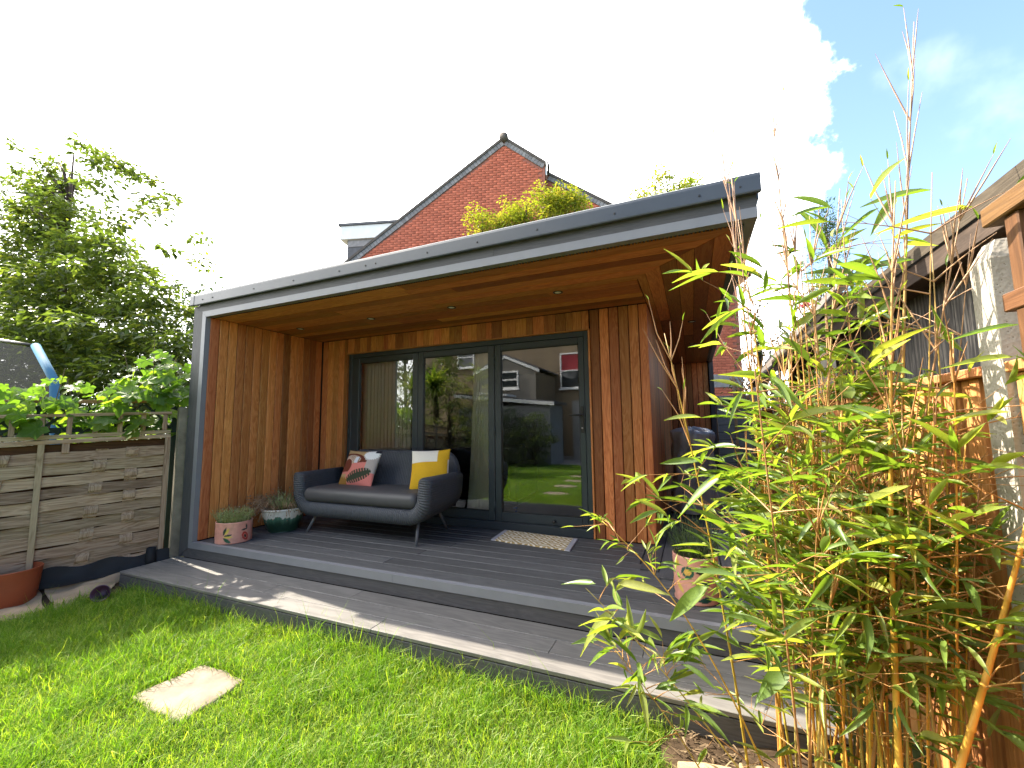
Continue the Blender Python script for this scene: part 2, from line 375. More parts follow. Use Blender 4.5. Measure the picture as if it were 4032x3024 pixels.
def m_concrete():
    mt, nt, o = newmat('concrete'); v = coords(nt)
    n1 = node(nt, 'ShaderNodeTexNoise', {'Scale': 7.0, 'Detail': 8.0, 'Roughness': 0.65, 'Vector': v}).outputs['Fac']
    vo = node(nt, 'ShaderNodeTexVoronoi', {'Scale': 90.0, 'Vector': v}).outputs['Distance']
    pit = ramp(nt, vo, [(0.10, (0.45, 0.42, 0.38)), (0.2, (1, 1, 1))])
    c = rgbmix(nt, 1.0, ramp(nt, n1, [(0.3, (0.30, 0.27, 0.23)), (0.7, (0.46, 0.42, 0.37))]), pit, 'MULTIPLY')
    principled(nt, o, c, 0.9, 0.2, 0.0, bump(nt, vo, 0.35, 0.004)); return mt
M['concrete'] = m_concrete()
def m_tar():
    mt, nt, o = newmat('tarred_boards'); v = coords(nt, (1, 30, 1.5), rndoff=10)
    n1 = node(nt, 'ShaderNodeTexNoise', {'Scale': 1.6, 'Detail': 9.0, 'Roughness': 0.7, 'Vector': v}).outputs['Fac']
    c = ramp(nt, n1, [(0.38, (0.040, 0.040, 0.043)), (0.52, (0.085, 0.082, 0.078)), (0.66, (0.30, 0.275, 0.24))])
    principled(nt, o, c, 0.75, 0.3, 0.0, bump(nt, n1, 0.4, 0.006)); return mt
M['tar'] = m_tar()
M['soil'] = m_plain('soil', (0.055, 0.037, 0.023), 0.95, 0.1, 0.45, 10.0, 0.8, bscale=60)
M['turf'] = m_plain('turf_ground', (0.040, 0.060, 0.014), 0.95, 0.1, 0.5, 12.0, 0.6, bscale=90)
M['farground'] = m_plain('far_ground', (0.07, 0.085, 0.03), 0.95, 0.1, 0.4, 0.6, 0.3)
M['card'] = m_plain('cardboard', (0.36, 0.265, 0.175), 0.9, 0.1, 0.22, 5.0, 0.25, bscale=25)
M['terracotta'] = m_plain('terracotta_plastic', (0.30, 0.068, 0.026), 0.55, 0.35, 0.12, 5.0, 0.1)
M['purple'] = m_plain('purple_plastic', (0.075, 0.032, 0.060), 0.4, 0.4, 0.2, 5.0, 0.05)
M['slab'] = m_plain('sandstone', (0.22, 0.18, 0.138), 0.85, 0.2, 0.35, 5.0, 0.8, bscale=14)
M['wicker'] = m_plain('wicker', (0.054, 0.059, 0.071), 0.58, 0.4, 0.16, 30.0, 0.6, bscale=260)
M['vinyl'] = m_plain('seat_vinyl', (0.064, 0.064, 0.070), 0.52, 0.45, 0.1, 4.0, 0.06)
M['legs'] = m_plain('leg_grey', (0.11, 0.115, 0.125), 0.45, 0.4, 0.08, 5.0, 0.03)
M['curtain'] = m_plain('curtain_cloth', (0.92, 0.90, 0.86), 0.9, 0.1, 0.04, 4.0, 0.2, bscale=300)
M['roomwall'] = m_plain('room_wall', (0.30, 0.29, 0.27), 0.9, 0.2, 0.05, 2.0, 0.05)
M['lining'] = m_plain('lining_paint', (0.12, 0.12, 0.125), 0.9, 0.2, 0.05, 2.0, 0.05)
M['roomfloor'] = m_plain('room_floor', (0.16, 0.11, 0.07), 0.5, 0.4, 0.2, 4.0, 0.05)
M['greysofa'] = m_plain('grey_upholstery', (0.13, 0.13, 0.14), 0.9, 0.1, 0.1, 8.0, 0.2)
M['print'] = m_print('printed_cloth', 0.85, 1.0, 0.15)
M['glaze'] = m_print('glazed_pot', 0.35, 0.0, 0.5, 0.25)
M['matcloth'] = m_print('mat_pile', 0.95, 1.0, 0.05)
M['bark'] = m_wood('bark', 'Z', [(0, (0.03, 0.022, 0.015)), (0.6, (0.075, 0.055, 0.04)), (1, (0.12, 0.095, 0.07))], rough=0.9, spec=0.1, vlo=0.9, vhi=1.1, bmp=0.8, fine=18, long=4)
M['twig'] = m_plain('twig', (0.14, 0.10, 0.055), 0.8, 0.2, 0.25, 8.0, 0.3)
M['treeleaf'] = m_leaf('tree_leaf', (0.070, 0.105, 0.034), (0.105, 0.145, 0.042), (0.19, 0.21, 0.062), 0.5, 0.42, (1.5, 1.55, 0.5))
M['vineleaf'] = m_leaf('vine_leaf', (0.075, 0.150, 0.034), (0.115, 0.215, 0.040), (0.20, 0.29, 0.06), 0.58, 0.5, (1.7, 1.7, 0.45))
M['limeleaf'] = m_leaf('lime_leaf', (0.13, 0.20, 0.030), (0.20, 0.26, 0.036), (0.29, 0.26, 0.07), 0.45, 0.5, (1.6, 1.5, 0.5))
M['darkleaf'] = m_leaf('dark_leaf', (0.025, 0.05, 0.018), (0.04, 0.075, 0.022), (0.06, 0.095, 0.03), 0.3, 0.45)
M['bambooleaf'] = m_leaf('bamboo_leaf', (0.095, 0.165, 0.034), (0.165, 0.255, 0.050), (0.32, 0.34, 0.095), 0.5, 0.38, (1.5, 1.5, 0.45), 0.45)
M['grass'] = m_leaf('grass_blade', (0.110, 0.220, 0.018), (0.180, 0.325, 0.028), (0.35, 0.40, 0.085), 0.48, 0.45, (1.35, 1.45, 0.4), 0.3)
M['herb'] = m_leaf('herb_leaf', (0.23, 0.28, 0.12), (0.31, 0.35, 0.16), (0.40, 0.41, 0.23), 0.25, 0.6)
M['litter'] = m_leaf('litter_leaf', (0.07, 0.045, 0.025), (0.12, 0.08, 0.045), (0.22, 0.16, 0.09), 0.1, 0.8, (1, 1, 1))
M['rosemary'] = m_leaf('rosemary_leaf', (0.05, 0.085, 0.032), (0.075, 0.12, 0.045), (0.11, 0.155, 0.065), 0.2, 0.6)
M['dry'] = m_leaf('dry_stem', (0.20, 0.115, 0.065), (0.30, 0.20, 0.125), (0.42, 0.32, 0.22), 0.15, 0.8, (1, 1, 1))
def m_cane():
    mt, nt, o = newmat('bamboo_cane')
    oi = node(nt, 'ShaderNodeObjectInfo').outputs['Random']
    c0 = ramp(nt, oi, [(0.0, (0.32, 0.25, 0.035)), (0.3, (0.55, 0.36, 0.05)), (0.6, (0.56, 0.27, 0.05)), (0.85, (0.26, 0.14, 0.06)), (1.0, (0.42, 0.34, 0.09))])
    z = node(nt, 'ShaderNodeSeparateXYZ', {0: node(nt, 'ShaderNodeTexCoord').outputs['Object']}).outputs[2]
    f = node(nt, 'ShaderNodeMapRange', {'Value': z, 'From Min': 1.4, 'From Max': 2.3}).outputs[0]
    c = rgbmix(nt, f, c0, (0.36, 0.22, 0.14))
    n1 = node(nt, 'ShaderNodeTexNoise', {'Scale': 14.0, 'Detail': 5.0, 'Vector': coords(nt)}).outputs['Fac']
    c = rgbmix(nt, 1.0, c, ramp(nt, n1, [(0.3, (0.72, 0.72, 0.72)), (0.7, (1.12, 1.12, 1.1))]), 'MULTIPLY')
    principled(nt, o, c, 0.42, 0.4); return mt
M['cane'] = m_cane()
M['sheath'] = m_plain('dry_sheath', (0.42, 0.33, 0.20), 0.8, 0.2, 0.25, 8.0, 0.3)
M['log'] = m_wood('split_log', 'Z', [(0, (0.28, 0.18, 0.09)), (1, (0.50, 0.37, 0.22))], rough=0.8, vlo=0.85, vhi=1.1)
M['bluefoam'] = m_plain('blue_foam', (0.040, 0.13, 0.22), 0.8, 0.2, 0.1, 5.0, 0.1)
def m_net():
    mt, nt, o = newmat('safety_net')
    p = principled(nt, None, (0.012, 0.013, 0.016), 0.8, 0.2); tr = node(nt, 'ShaderNodeBsdfTransparent')
    mx = node(nt, 'ShaderNodeMixShader', {0: 0.22}); nt.links.new(p.outputs[0], mx.inputs[1]); nt.links.new(tr.outputs[0], mx.inputs[2]); nt.links.new(mx.outputs[0], o.inputs['Surface']); return mt
M['net'] = m_net()
M['redblind'] = m_plain('red_blind', (0.35, 0.05, 0.06), 0.8, 0.2, 0.05, 4.0, 0.05)
M['windowglass'] = m_plain('window_glass', (0.03, 0.035, 0.04), 0.05, 0.8, 0.05, 1.0, 0.0)
M['render'] = m_plain('grey_render', (0.22, 0.22, 0.22), 0.9, 0.2, 0.1, 2.0, 0.15)
M['greyboard'] = m_wood('grey_board', 'X', [(0, (0.16, 0.165, 0.18)), (1, (0.26, 0.265, 0.28))], rough=0.7, vlo=0.9, vhi=1.1, hue=0.004)
M['flower'] = m_plain('pink_flower', (0.55, 0.10, 0.14), 0.7, 0.2, 0.2, 20, 0.1)
M['clear'] = m_plain('soap_bottle', (0.45, 0.55, 0.6), 0.1, 0.6, 0.05, 5.0, 0.0)
M['bluepump'] = m_plain('blue_pump', (0.03, 0.07, 0.25), 0.35, 0.5, 0.05, 5.0, 0.0)

# ================================================================== dimensions of the garden room (metres, deck top at z = 0)
A0, ST, H, W, D, D2, XP = 0.212, 0.062, 2.33, 5.333, 1.54, 6.23, 4.56
G = -0.31

# ------------------------------------------------------------------ ground
def sheet(name, x0, x1, y0, y1, z, mat, n=1):
    V = [(x0 + (x1 - x0) * i / n, y0 + (y1 - y0) * j / n, z) for j in range(n + 1) for i in range(n + 1)]
    F = [(j * (n + 1) + i, j * (n + 1) + i + 1, (j + 1) * (n + 1) + i + 1, (j + 1) * (n + 1) + i) for j in range(n) for i in range(n)]
    return tag(meshobj(name, mk(name, V, F, mat)), kind='structure')
sheet('ground', -150, 150, -150, 150, G - 0.05, M['farground'])
sheet('lawn', -2.6, 4.80, -9.3, -0.42, G - 0.012, M['turf'])
# earth border along the left fence, rising to the fence foot, and bare earth under the bamboo
FP0 = np.array([-0.13, 0.0]); FU = np.array([-0.33, -0.944]); FN = np.array([0.944, -0.33])   # fence line and its garden side
def earth(name, pts_of, nu, nv, mat):
    V = [pts_of(i / nu, j / nv) for j in range(nv + 1) for i in range(nu + 1)]
    F = [(j * (nu + 1) + i, j * (nu + 1) + i + 1, (j + 1) * (nu + 1) + i + 1, (j + 1) * (nu + 1) + i) for j in range(nv) for i in range(nu)]
    return tag(meshobj(name, mk(name, V, F, mat, True)), kind='structure')
def border(u, v):
    p = FP0 + FU * (u * 5.0 - 0.3) + FN * (v * 0.56 - 0.05)
    return (p[0], p[1], G - 0.004 + 0.10 * (1 - v) ** 1.5 * (v < 1) + 0.012 * math.sin(u * 60) * (1 - v) * v)
earth('soil_border', border, 60, 8, M['soil'])
def bed(u, v):
    x = 4.68 + 1.09 * u + 0.05 * math.sin(v * 9); y = -2.6 + 2.12 * v
    return (x, y, G - 0.002 + 0.035 * math.sin(u * math.pi) + 0.012 * math.sin(17 * u) * math.cos(13 * v))
earth('bamboo_bed', bed, 24, 24, M['soil'])

# ------------------------------------------------------------------ garden room
room = thing('garden_building', 'garden room clad in orange cedar boards under a flat grey roof', 'building', (0, 0, G))
def part(name, parent=None, loc=None):
    o = bpy.data.objects.new(name, None); o.empty_display_size = 0.05
    return put(o, parent or room, loc or (0, 0, 0))
T = 0.018
# core walls behind the cladding (also the room inside)
cw = MB()
cw.box(0.012, A0 - 0.012, 0.06, D2 + 0.2, -0.30, H + 0.10, 0.002)                 # left wall core
cw.box(A0 - 0.012, 0.675, D + T + 0.004, D + 0.16, -0.28, H + 0.09, 0.002)        # left of the doors
cw.box(3.985, XP - T - 0.004, D + T + 0.004, D + 0.16, -0.28, H + 0.09, 0.002)    # right of the doors
cw.box(0.675, 3.985, D + T + 0.004, D + 0.16, 2.135, H + 0.09, 0.002)             # above the doors
cw.box(XP - 0.16, XP - T - 0.004, D + 0.161, D2 + 0.2, -0.28, H + 0.09, 0.002)    # right-hand wall core
cw.box(A0 - 0.010, XP - 0.162, D2 - 0.1, D2 + 0.2, -0.28, H + 0.09, 0.002)        # back wall core
cw.box(XP - T, 5.27, D2 + T + 0.004, D2 + 0.2, -0.28, H + 0.09, 0.002)            # end wall of the side passage
core = cw.build('wall_core', M['dark'], room)
# left cladding (vertical boards, seen inside the porch)
BW = 0.0985
lw = part('side_wall')
y = 0.052; k = 0
while y < D - 0.02:
    y1 = min(y + BW - 0.008, D - 0.001)
    box('cladding_board', M['cedarZ'], lw, A0 - 0.010, A0 + 0.010, y, y1, 0.004, H - 0.002, 0.007); y += BW
bw = part('front_wall')
x = A0 + 0.012
XS = []
while x < 0.66:
    x1 = min(x + BW - 0.008, 0.672); XS.append((x, x1)); x += BW
for a, b in XS: box('cladding_board', M['cedarZ'], bw, a, b, D, D + T, 0.004, H - 0.002, 0.007)
x = 0.676
while x < 3.975:
    w = random.choice((0.075, 0.098, 0.1135, 0.1135, 0.13)); x1 = min(x + w, 3.982)
    box('cladding_board', M['cedarZ'], bw, x, x1 - 0.0025, D, D + T, 2.132, H - 0.002, 0.003); x += w
x = 3.988
while x < XP - 0.02:
    x1 = min(x + BW, XP); 
    if XP - x1 < 0.03: x1 = XP
    box('cladding_board', M['cedarZ'], bw, x, x1 - 0.008 if x1 < XP else XP, D, D + T, 0.004, H - 0.002, 0.007); x = x1
pw = part('passage_wall')
y = D + T + 0.002
while y < D2 - 0.01:
    y1 = min(y + BW, D2); box('cladding_board', M['cedarZ'], pw, XP - T, XP + 0.001, y, y1 - 0.008, 0.004, H - 0.002, 0.007); y += BW
ew = part('end_wall')
x = XP + 0.006
while x < 5.24:
    x1 = min(x + BW, 5.262); box('cladding_board', M['cedarZ'], ew, x, x1 - 0.008, D2, D2 + T, 0.004, H - 0.002, 0.007); x += BW
box('corner_post', M['fasciaZ'], room, 5.266, W + 0.012, D2 - 0.05, D2 + 0.2, -0.28, H + 0.09, 0.004)
# cedar lining round the doors
rv = part('door_lining')
box('lining_strip', M['cedarZ'], rv, 0.674, 0.690, D - 0.014, D + 0.07, 0.002, 2.118, 0.002)
box('lining_strip', M['cedarZ'], rv, 3.966, 3.984, D - 0.014, D + 0.07, 0.002, 2.118, 0.002)
box('lining_strip', M['cedarX'], rv, 0.674, 3.984, D - 0.016, D + 0.07, 2.1185, 2.1315, 0.002)
# soffit: boards along the front, turned round the corner with a mitre
sf = part('soffit')
SY0, SX1, SB = 0.088, 5.232, 0.120
zc0, zc1 = H, H + 0.016
def soffit_front(y0, y1):
    # right end: 45 degree mitre from (SX1, SY0) until x = XP, then square
    def xe(y): return max(XP - 0.002, SX1 - (y - SY0)) - 0.002
    cut = random.uniform(1.0, 4.0)
    segs = [(A0 + 0.012, cut - 0.001), (cut + 0.001, None)]
    for s0, s1 in segs:
        if s1 is None: poly = [(s0, y0), (xe(y0), y0), (xe(y1), y1), (s0, y1)]
        else: poly = [(s0, y0), (s1, y0), (s1, y1), (s0, y1)]
        prism('soffit_board', M['cedarX'], sf, poly, zc0 + random.uniform(-0.003, 0.002), zc1)
y = SY0
while y < D - 0.02:
    soffit_front(y, min(y + SB, D) - 0.008); y += SB
x = SX1
while x > XP + 0.02:
    x0 = max(x - SB, XP + 0.001)
    ya = SY0 + (SX1 - x); yb = SY0 + (SX1 - x0)
    cut = random.uniform(2.2, 4.5)
    prism('soffit_board', M['cedarY'], sf, [(x0 + 0.004, yb + 0.002), (x, ya + 0.004), (x, cut), (x0 + 0.004, cut)], zc0 + random.uniform(-0.003, 0.002), zc1)
    prism('soffit_board', M['cedarY'], sf, [(x0 + 0.004, cut + 0.002), (x, cut + 0.002), (x, D2 - 0.002), (x0 + 0.004, D2 - 0.002)], zc0 + random.uniform(-0.003, 0.002), zc1)
    x -= SB
box('soffit_deck', M['dark'], room, A0 - 0.01, W - 0.005, 0.03, D2 + 0.19, H + 0.018, H + 0.03, 0.001)
# vent strip with slots between the grey trim and the cedar
vg = part('vent_strip')
vb = MB()
for i in range(int((5.22 - A0) / 0.024)):
    x = A0 + 0.03 + i * 0.024; vb.box(x, x + 0.012, 0.064, 0.086, H - 0.0005, H + 0.012, 0.001)
vb.build('vent_slat', M['black'], vg, smooth=False, kind='stuff')
vb = MB()
for i in range(int((D2 - 0.2) / 0.024)):
    y = 0.10 + i * 0.024; vb.box(5.236, 5.272, y, y + 0.010, H - 0.0005, H + 0.012, 0.001)
vb.build('vent_slat', M['legs'], vg, smooth=False, kind='stuff')
# frame: light trim all round the opening, dark fascia outside it
def fr(name, mat, x0, x1, y0, y1, z0, z1, b=0.003): return box(name, mat, room, x0, x1, y0, y1, z0, z1, b)
def wedge(name, mat, poly, y0, y1):
    """prism standing in the x-z plane: mitred frame pieces"""
    n = len(poly); c = np.array([sum(p[0] for p in poly) / n, (y0 + y1) / 2, sum(p[1] for p in poly) / n])
    V = [np.array((p[0], y0, p[1])) - c for p in poly] + [np.array((p[0], y1, p[1])) - c for p in poly]
    F = [list(range(n)), list(range(n, 2 * n))[::-1]] + [[(i + 1) % n, i, n + i, n + (i + 1) % n] for i in range(n)]
    return meshobj(name, mk(name, V, F, mat), room, tuple(c))
xo, xi = A0 - ST, A0
e = 0.0012
wedge('opening_trim', M['strip'], [(xo + e, -ST + e), (xi - e, e), (xi - e, H - e), (xo + e, H + ST - e)], 0.0, 0.05)
for xa, xb in ((None, 2.30), (2.302, None)):
    x0a, x0b = (xo + e, xi + e) if xa is None else (xa, xa)
    wedge('opening_trim', M['strip'], [(x0a, H + ST), (x0b, H), (xb or W, H), (xb or W, H + ST)], 0.0, 0.062)
for xa, xb in ((None, 2.73), (2.732, None)):
    x0a, x0b = (xi + e, xo + e) if xa is None else (xa, xa)
    wedge('nosing', M['strip'], [(x0b, -ST), (xb or 5.36, -ST), (xb or 5.36, 0.0), (x0a, 0.0)], 0.0, 0.046)
wedge('frame_board', M['fasciaZ'], [(0.0, -0.157), (xo - e, -ST - e), (xo - e, H + ST + e), (0.0, 2.46)], 0.004, 0.058)
for xa, xb in ((None, 3.62), (3.622, W)):
    if xa is None: wedge('frame_board', M['fascia'], [(0.004, 2.463), (xo + 0.002, H + ST + 0.001), (xb, H + ST + 0.001), (xb, 2.48)], 0.004, 0.058)
    else: wedge('frame_board', M['fascia'], [(xa, H + ST + 0.001), (xb, H + ST + 0.001), (xb, 2.48), (xa, 2.48)], 0.004, 0.058)
wedge('riser_board', M['fascia'], [(0.004, -0.157), (5.36, -0.157), (5.36, -ST - 0.002), (xo + 0.002, -ST - 0.002)], 0.008, 0.04)
# outside of the left wall, right-hand roof edge
box('outer_cladding', M['fascia'], room, -0.004, 0.010, 0.06, D2 + 0.2, -0.30, 2.47, 0.002)
box('side_trim', M['strip'], room, W - 0.062, W, 0.064, D2 + 0.2, H, H + ST, 0.003)
box('side_fascia', M['fascia'], room, W - 0.058, W - 0.004, 0.0595, D2 + 0.2, H + ST + 0.001, 2.48, 0.003)
# flat roof and its metal edge trim, in lengths with lapped joints and fixing screws
rf = part('roof')
box('roof_sheet', M['roofing'], rf, 0.0, W, 0.0, D2 + 0.22, 2.49, 2.515, 0.003)
def trim_len(x0, x1, dy=0.0):
    prof = [(0.0, 2.466), (-0.030, 2.464), (-0.033, 2.472), (-0.033, 2.560), (-0.029, 2.578), (-0.018, 2.586), (0.03, 2.584), (0.05, 2.52), (0.05, 2.49), (0.0, 2.49)]
    n = len(prof); V = [(xx, p[0] - dy, p[1] + dy * 0.6) for xx in (x0, x1) for p in prof]
    F = [(i, (i + 1) % n, n + (i + 1) % n, n + i) for i in range(n)] + [tuple(range(n))[::-1], tuple(range(n, 2 * n))]
    c = np.array([(x0 + x1) / 2, 0, 2.52]); return meshobj('roof_edge_trim', mk('roof_edge_trim', np.array(V) - c, F, M['roofing']), rf, tuple(c))
trim_len(-0.022, 0.045, 0.003); trim_len(0.0465, 0.335); trim_len(0.3365, 2.50); trim_len(2.4935, 5.21, 0.0015); trim_len(5.205, W + 0.022, 0.005)
box('roof_edge_trim', M['roofing'], rf, W - 0.005, W + 0.022, 0.06, D2 + 0.22, 2.464, 2.584, 0.008)
box('roof_edge_trim', M['roofing'], rf, -0.022, 0.01, 0.06, D2 + 0.22, 2.464, 2.584, 0.008)
sb = MB(); sb.lathe([(0.0001, -0.004), (0.007, -0.003), (0.007, 0.0), (0.004, 0.003), (0.0001, 0.004)], n=8)
scr = mk('screw', [(v[0], v[2], v[1]) for v in sb.V], [f[::-1] for f in sb.F], M['black'])
for x in (0.19, 0.36, 1.0, 1.55, 2.12, 2.42, 2.53, 3.05, 3.5, 3.98, 4.52, 5.03, 5.25):
    meshobj('screw', scr, rf, (x, -0.036, 2.512))
# downlights in the soffit
for i, (x, y) in enumerate([(0.631, 0.822), (1.718, 0.822), (2.747, 0.828), (3.863, 0.832), (4.976, 0.815), (4.975, 2.55), (4.975, 4.0)]):
    lo = ['nearest the left corner above the pink pot', 'second from the left, above the wicker sofa', 'third from the left, above the middle door', 'fourth from the left, above the right-hand door', 'at the mitred corner of the soffit', 'in the side passage soffit, nearer one', 'in the side passage soffit, farther one'][i]
    t = thing('downlight', 'round recessed downlight ' + lo, 'downlight', (x, y, H), 'downlights in the cedar soffit')
    MB().lathe([(0.030, 0.001), (0.045, 0.001), (0.045, -0.005), (0.036, -0.007), (0.030, -0.003)], (x, y, H), 24).build('bezel', M['black'], t, (x, y, H), True)
    MB().lathe([(0.0001, -0.001), (0.029, -0.001), (0.029, -0.004), (0.0001, -0.0045)], (x, y, H), 20).build('lens', M['lamp'], t, (x, y, H), True)

# doors: anthracite frame, three folding leaves
DY0, DY1 = D + 0.012, D + 0.075
df = part('door_frame')
box('frame_jamb', M['anthracite'], df, 0.6915, 0.745, DY0, DY1 + 0.02, 0.0, 2.118, 0.003)
box('frame_jamb', M['anthracite'], df, 3.912, 3.9645, DY0, DY1 + 0.02, 0.0, 2.118, 0.003)
box('frame_head', M['anthracite'], df, 0.7455, 3.9115, DY0, DY1 + 0.02, 2.062, 2.118, 0.003)
box('threshold', M['anthracite'], df, 0.6915, 3.9645, DY0 - 0.018, DY0 - 0.0005, 0.001, 0.082, 0.003)
box('threshold', M['anthracite'], df, 0.7455, 3.9115, DY0, DY1 + 0.02, 0.001, 0.088, 0.003)
leaves = [(0.748, 1.812, 0.869, 1.736), (1.818, 2.868, 1.895, 2.790), (2.874, 3.909, 2.949, 3.850)]
doors = []
for i, (x0, x1, g0, g1) in enumerate(leaves):
    d = part('door'); doors.append(d)
    d['label'] = ['left-hand folding door leaf behind the sofa', 'middle folding door leaf with a curtain at its right edge', 'right-hand door leaf with the black handle'][i]
    ya, yb = DY0 + 0.004, DY1
    box('stile', M['anthracite'], d, x0, g0, ya, yb, 0.092, 2.058, 0.004)
    box('stile', M['anthracite'], d, g1, x1, ya, yb, 0.092, 2.058, 0.004)
    box('rail', M['anthracite'], d, g0 + 0.0005, g1 - 0.0005, ya + 0.001, yb, 0.092, 0.188, 0.004)
    box('rail', M['anthracite'], d, g0 + 0.0005, g1 - 0.0005, ya + 0.001, yb, 1.988, 2.058, 0.004)
    # rubber bead and pane
    gb = MB()
    gb.box(g0, g0 + 0.008, ya + 0.012, ya + 0.03, 0.189, 1.987, 0.001); gb.box(g1 - 0.008, g1, ya + 0.012, ya + 0.03, 0.189, 1.987, 0.001)
    gb.box(g0 + 0.0085, g1 - 0.0085, ya + 0.012, ya + 0.03, 0.1885, 0.197, 0.001); gb.box(g0 + 0.0085, g1 - 0.0085, ya + 0.012, ya + 0.03, 1.979, 1.9875, 0.001)
    gb.build('glazing_bead', M['black'], d, ((g0 + g1) / 2, ya, 1.1))
    tilt = (0.0, 0.0, 0.0)
    c = ((g0 + g1) / 2, ya + 0.024, 1.088)
    me = mk('pane', [(-(g1 - g0) / 2 + .004, 0, -0.895), ((g1 - g0) / 2 - .004, 0, -0.895), ((g1 - g0) / 2 - .004, 0, 0.895), (-(g1 - g0) / 2 + .004, 0, 0.895)], [(0, 1, 2, 3)], M['glass'])
    meshobj('pane', me, d, c, tilt)
for z in (0.24, 1.08, 1.86):
    MB().tube([(2.871, DY0 - 0.004, z - 0.05), (2.871, DY0 - 0.004, z + 0.05)], 0.008, 8).build('hinge', M['anthracite'], doors[2], (2.871, DY0, z), True)
    MB().tube([(0.715, DY0 - 0.004, z - 0.05), (0.715, DY0 - 0.004, z + 0.05)], 0.008, 8).build('hinge', M['anthracite'], doors[0], (0.715, DY0, z), True)
hx = 3.878
hb = MB(); hb.box(hx - 0.017, hx + 0.017, DY0 - 0.010, DY0 + 0.003, 1.05, 1.325, 0.006); handle = hb.build('handle_plate', M['black'], doors[2], (hx, DY0, 1.2))
hb = MB(); hb.tube([(hx, DY0 - 0.005, 1.235), (hx, DY0 - 0.05, 1.235)], 0.009, 10); hb.tube([(hx + 0.012, DY0 - 0.05, 1.235), (hx - 0.06, DY0 - 0.053, 1.235), (hx - 0.125, DY0 - 0.05, 1.233)], [0.010, 0.009, 0.008], 10); hb.build('lever', M['black'], doors[2], (hx, DY0, 1.2), True)
hb = MB(); hb.tube([(hx, DY0 - 0.008, 1.10), (hx, DY0 - 0.016, 1.10)], 0.009, 10); hb.build('lock_cylinder', M['steel'], doors[2], (hx, DY0, 1.1), True)
hb = MB(); hb.tube([(3.554, DY0 + 0.004, 0.138), (3.554, DY0 - 0.016, 0.138)], 0.012, 12); hb.tube([(3.554, DY0 - 0.012, 0.138), (3.554, DY0 - 0.034, 0.138)], 0.016, 12); hb.build('door_stop', M['black'], doors[2], (3.554, DY0, 0.138), True)

# inside the room
lin = MB(); lin.box(A0 + 0.0, A0 + 0.02, D + 0.165, D2 - 0.105, 0.031, 2.298, 0.001); lin.box(XP - 0.19, XP - 0.165, D + 0.165, D2 - 0.105, 0.031, 2.298, 0.001); lin.box(A0 + 0.021, XP - 0.191, D2 - 0.125, D2 - 0.103, 0.031, 2.298, 0.001); lin.build('room_lining', M['lining'], room)
box('room_floor', M['roomfloor'], room, A0 - 0.01, XP - 0.165, DY1 + 0.025, D2 - 0.102, 0.0, 0.03, 0.001)
box('room_ceiling', M['roomwall'], room, A0 - 0.01, XP - 0.165, D + 0.162, D2 - 0.102, 2.30, 2.325, 0.001)
def curtain(label, x0b, x1b, x0t, x1t, y, z0, z1, folds, amp, colr):
    nu, nv = folds * 10, 14; V = []
    for j in range(nv + 1):
        v = j / nv
        for i in range(nu + 1):
            u = i / nu; xa = x0b + (x0t - x0b) * v ** 0.6; xb = x1b + (x1t - x1b) * v ** 0.6
            ph = u * folds * 2 * math.pi + 0.5 * math.sin(3 * v + u * 9)
            V.append((xa + (xb - xa) * u + 0.008 * math.sin(2 * ph), y + amp * math.sin(ph) * (1 - 0.25 * v), z0 + (z1 - z0) * v))
    F = [(j * (nu + 1) + i, j * (nu + 1) + i + 1, (j + 1) * (nu + 1) + i + 1, (j + 1) * (nu + 1) + i) for j in range(nv) for i in range(nu)]
    c = np.array([(x0b + x1b) / 2, y, z0]); t = thing('curtain', label, 'curtain', tuple(c), 'curtains inside the glass doors')
    meshobj('cloth', mk('cloth', np.array(V) - c, F, colr, True), t, tuple(c))
    r = MB(); r.tube([(x0t - 0.04, y, z1 + 0.01), (x1t + 0.04, y, z1 + 0.01)], 0.010, 8); r.build('curtain_rail', M['steel'], t, tuple(c), True)
curtain('wide pale beige curtain drawn behind the left-hand glass door', 0.72, 1.62, 0.72, 1.62, 1.71, 0.05, 2.24, 15, 0.030, M['curtain'])
curtain('narrow white curtain gathered at the right edge of the middle door', 2.395, 2.735, 2.53, 2.73, 1.71, 0.05, 2.24, 7, 0.026, M['curtain'])
isf = thing('indoor_sofa', 'dark grey sofa inside the room behind the middle glass door', 'sofa', (1.9, 3.0, 0.03))
ib = MB(); ib.box(1.0, 2.5, 3.3, 3.5, 0.25, 0.84, 0.06); ib.build('backrest', M['greysofa'], isf, (1.9, 3.0, 0.03))
ib = MB(); ib.box(1.0, 2.5, 2.7, 3.29, 0.12, 0.44, 0.06); ib.build('seat', M['greysofa'], isf, (1.9, 3.0, 0.03))
ib = MB(); ib.box(2.51, 2.68, 2.68, 3.5, 0.10, 0.60, 0.06); ib.build('armrest', M['greysofa'], isf, (1.9, 3.0, 0.03))
ib = MB(); ib.box(1.02, 2.64, 2.74, 3.46, 0.03, 0.099, 0.01); ib.build('plinth', M['black'], isf, (1.9, 3.0, 0.03))
sp = thing('soap_bottle', 'clear soap bottle with a blue pump on the floor inside the right-hand door', 'bottle', (3.05, 1.72, 0.03))
MB().lathe([(0.001, 0), (0.03, 0.0), (0.032, 0.02), (0.032, 0.10), (0.014, 0.125), (0.012, 0.13), (0.001, 0.13)], (3.05, 1.72, 0.03), 20).build('bottle', M['clear'], sp, (3.05, 1.72, 0.03), True)
pb = MB(); pb.lathe([(0.001, 0.131), (0.015, 0.131), (0.015, 0.15), (0.006, 0.152), (0.006, 0.175), (0.016, 0.178), (0.016, 0.19), (0.001, 0.19)], (3.05, 1.72, 0.03), 16); pb.tube([(3.05, 1.72, 0.213), (3.015, 1.72, 0.205)], 0.006, 8)
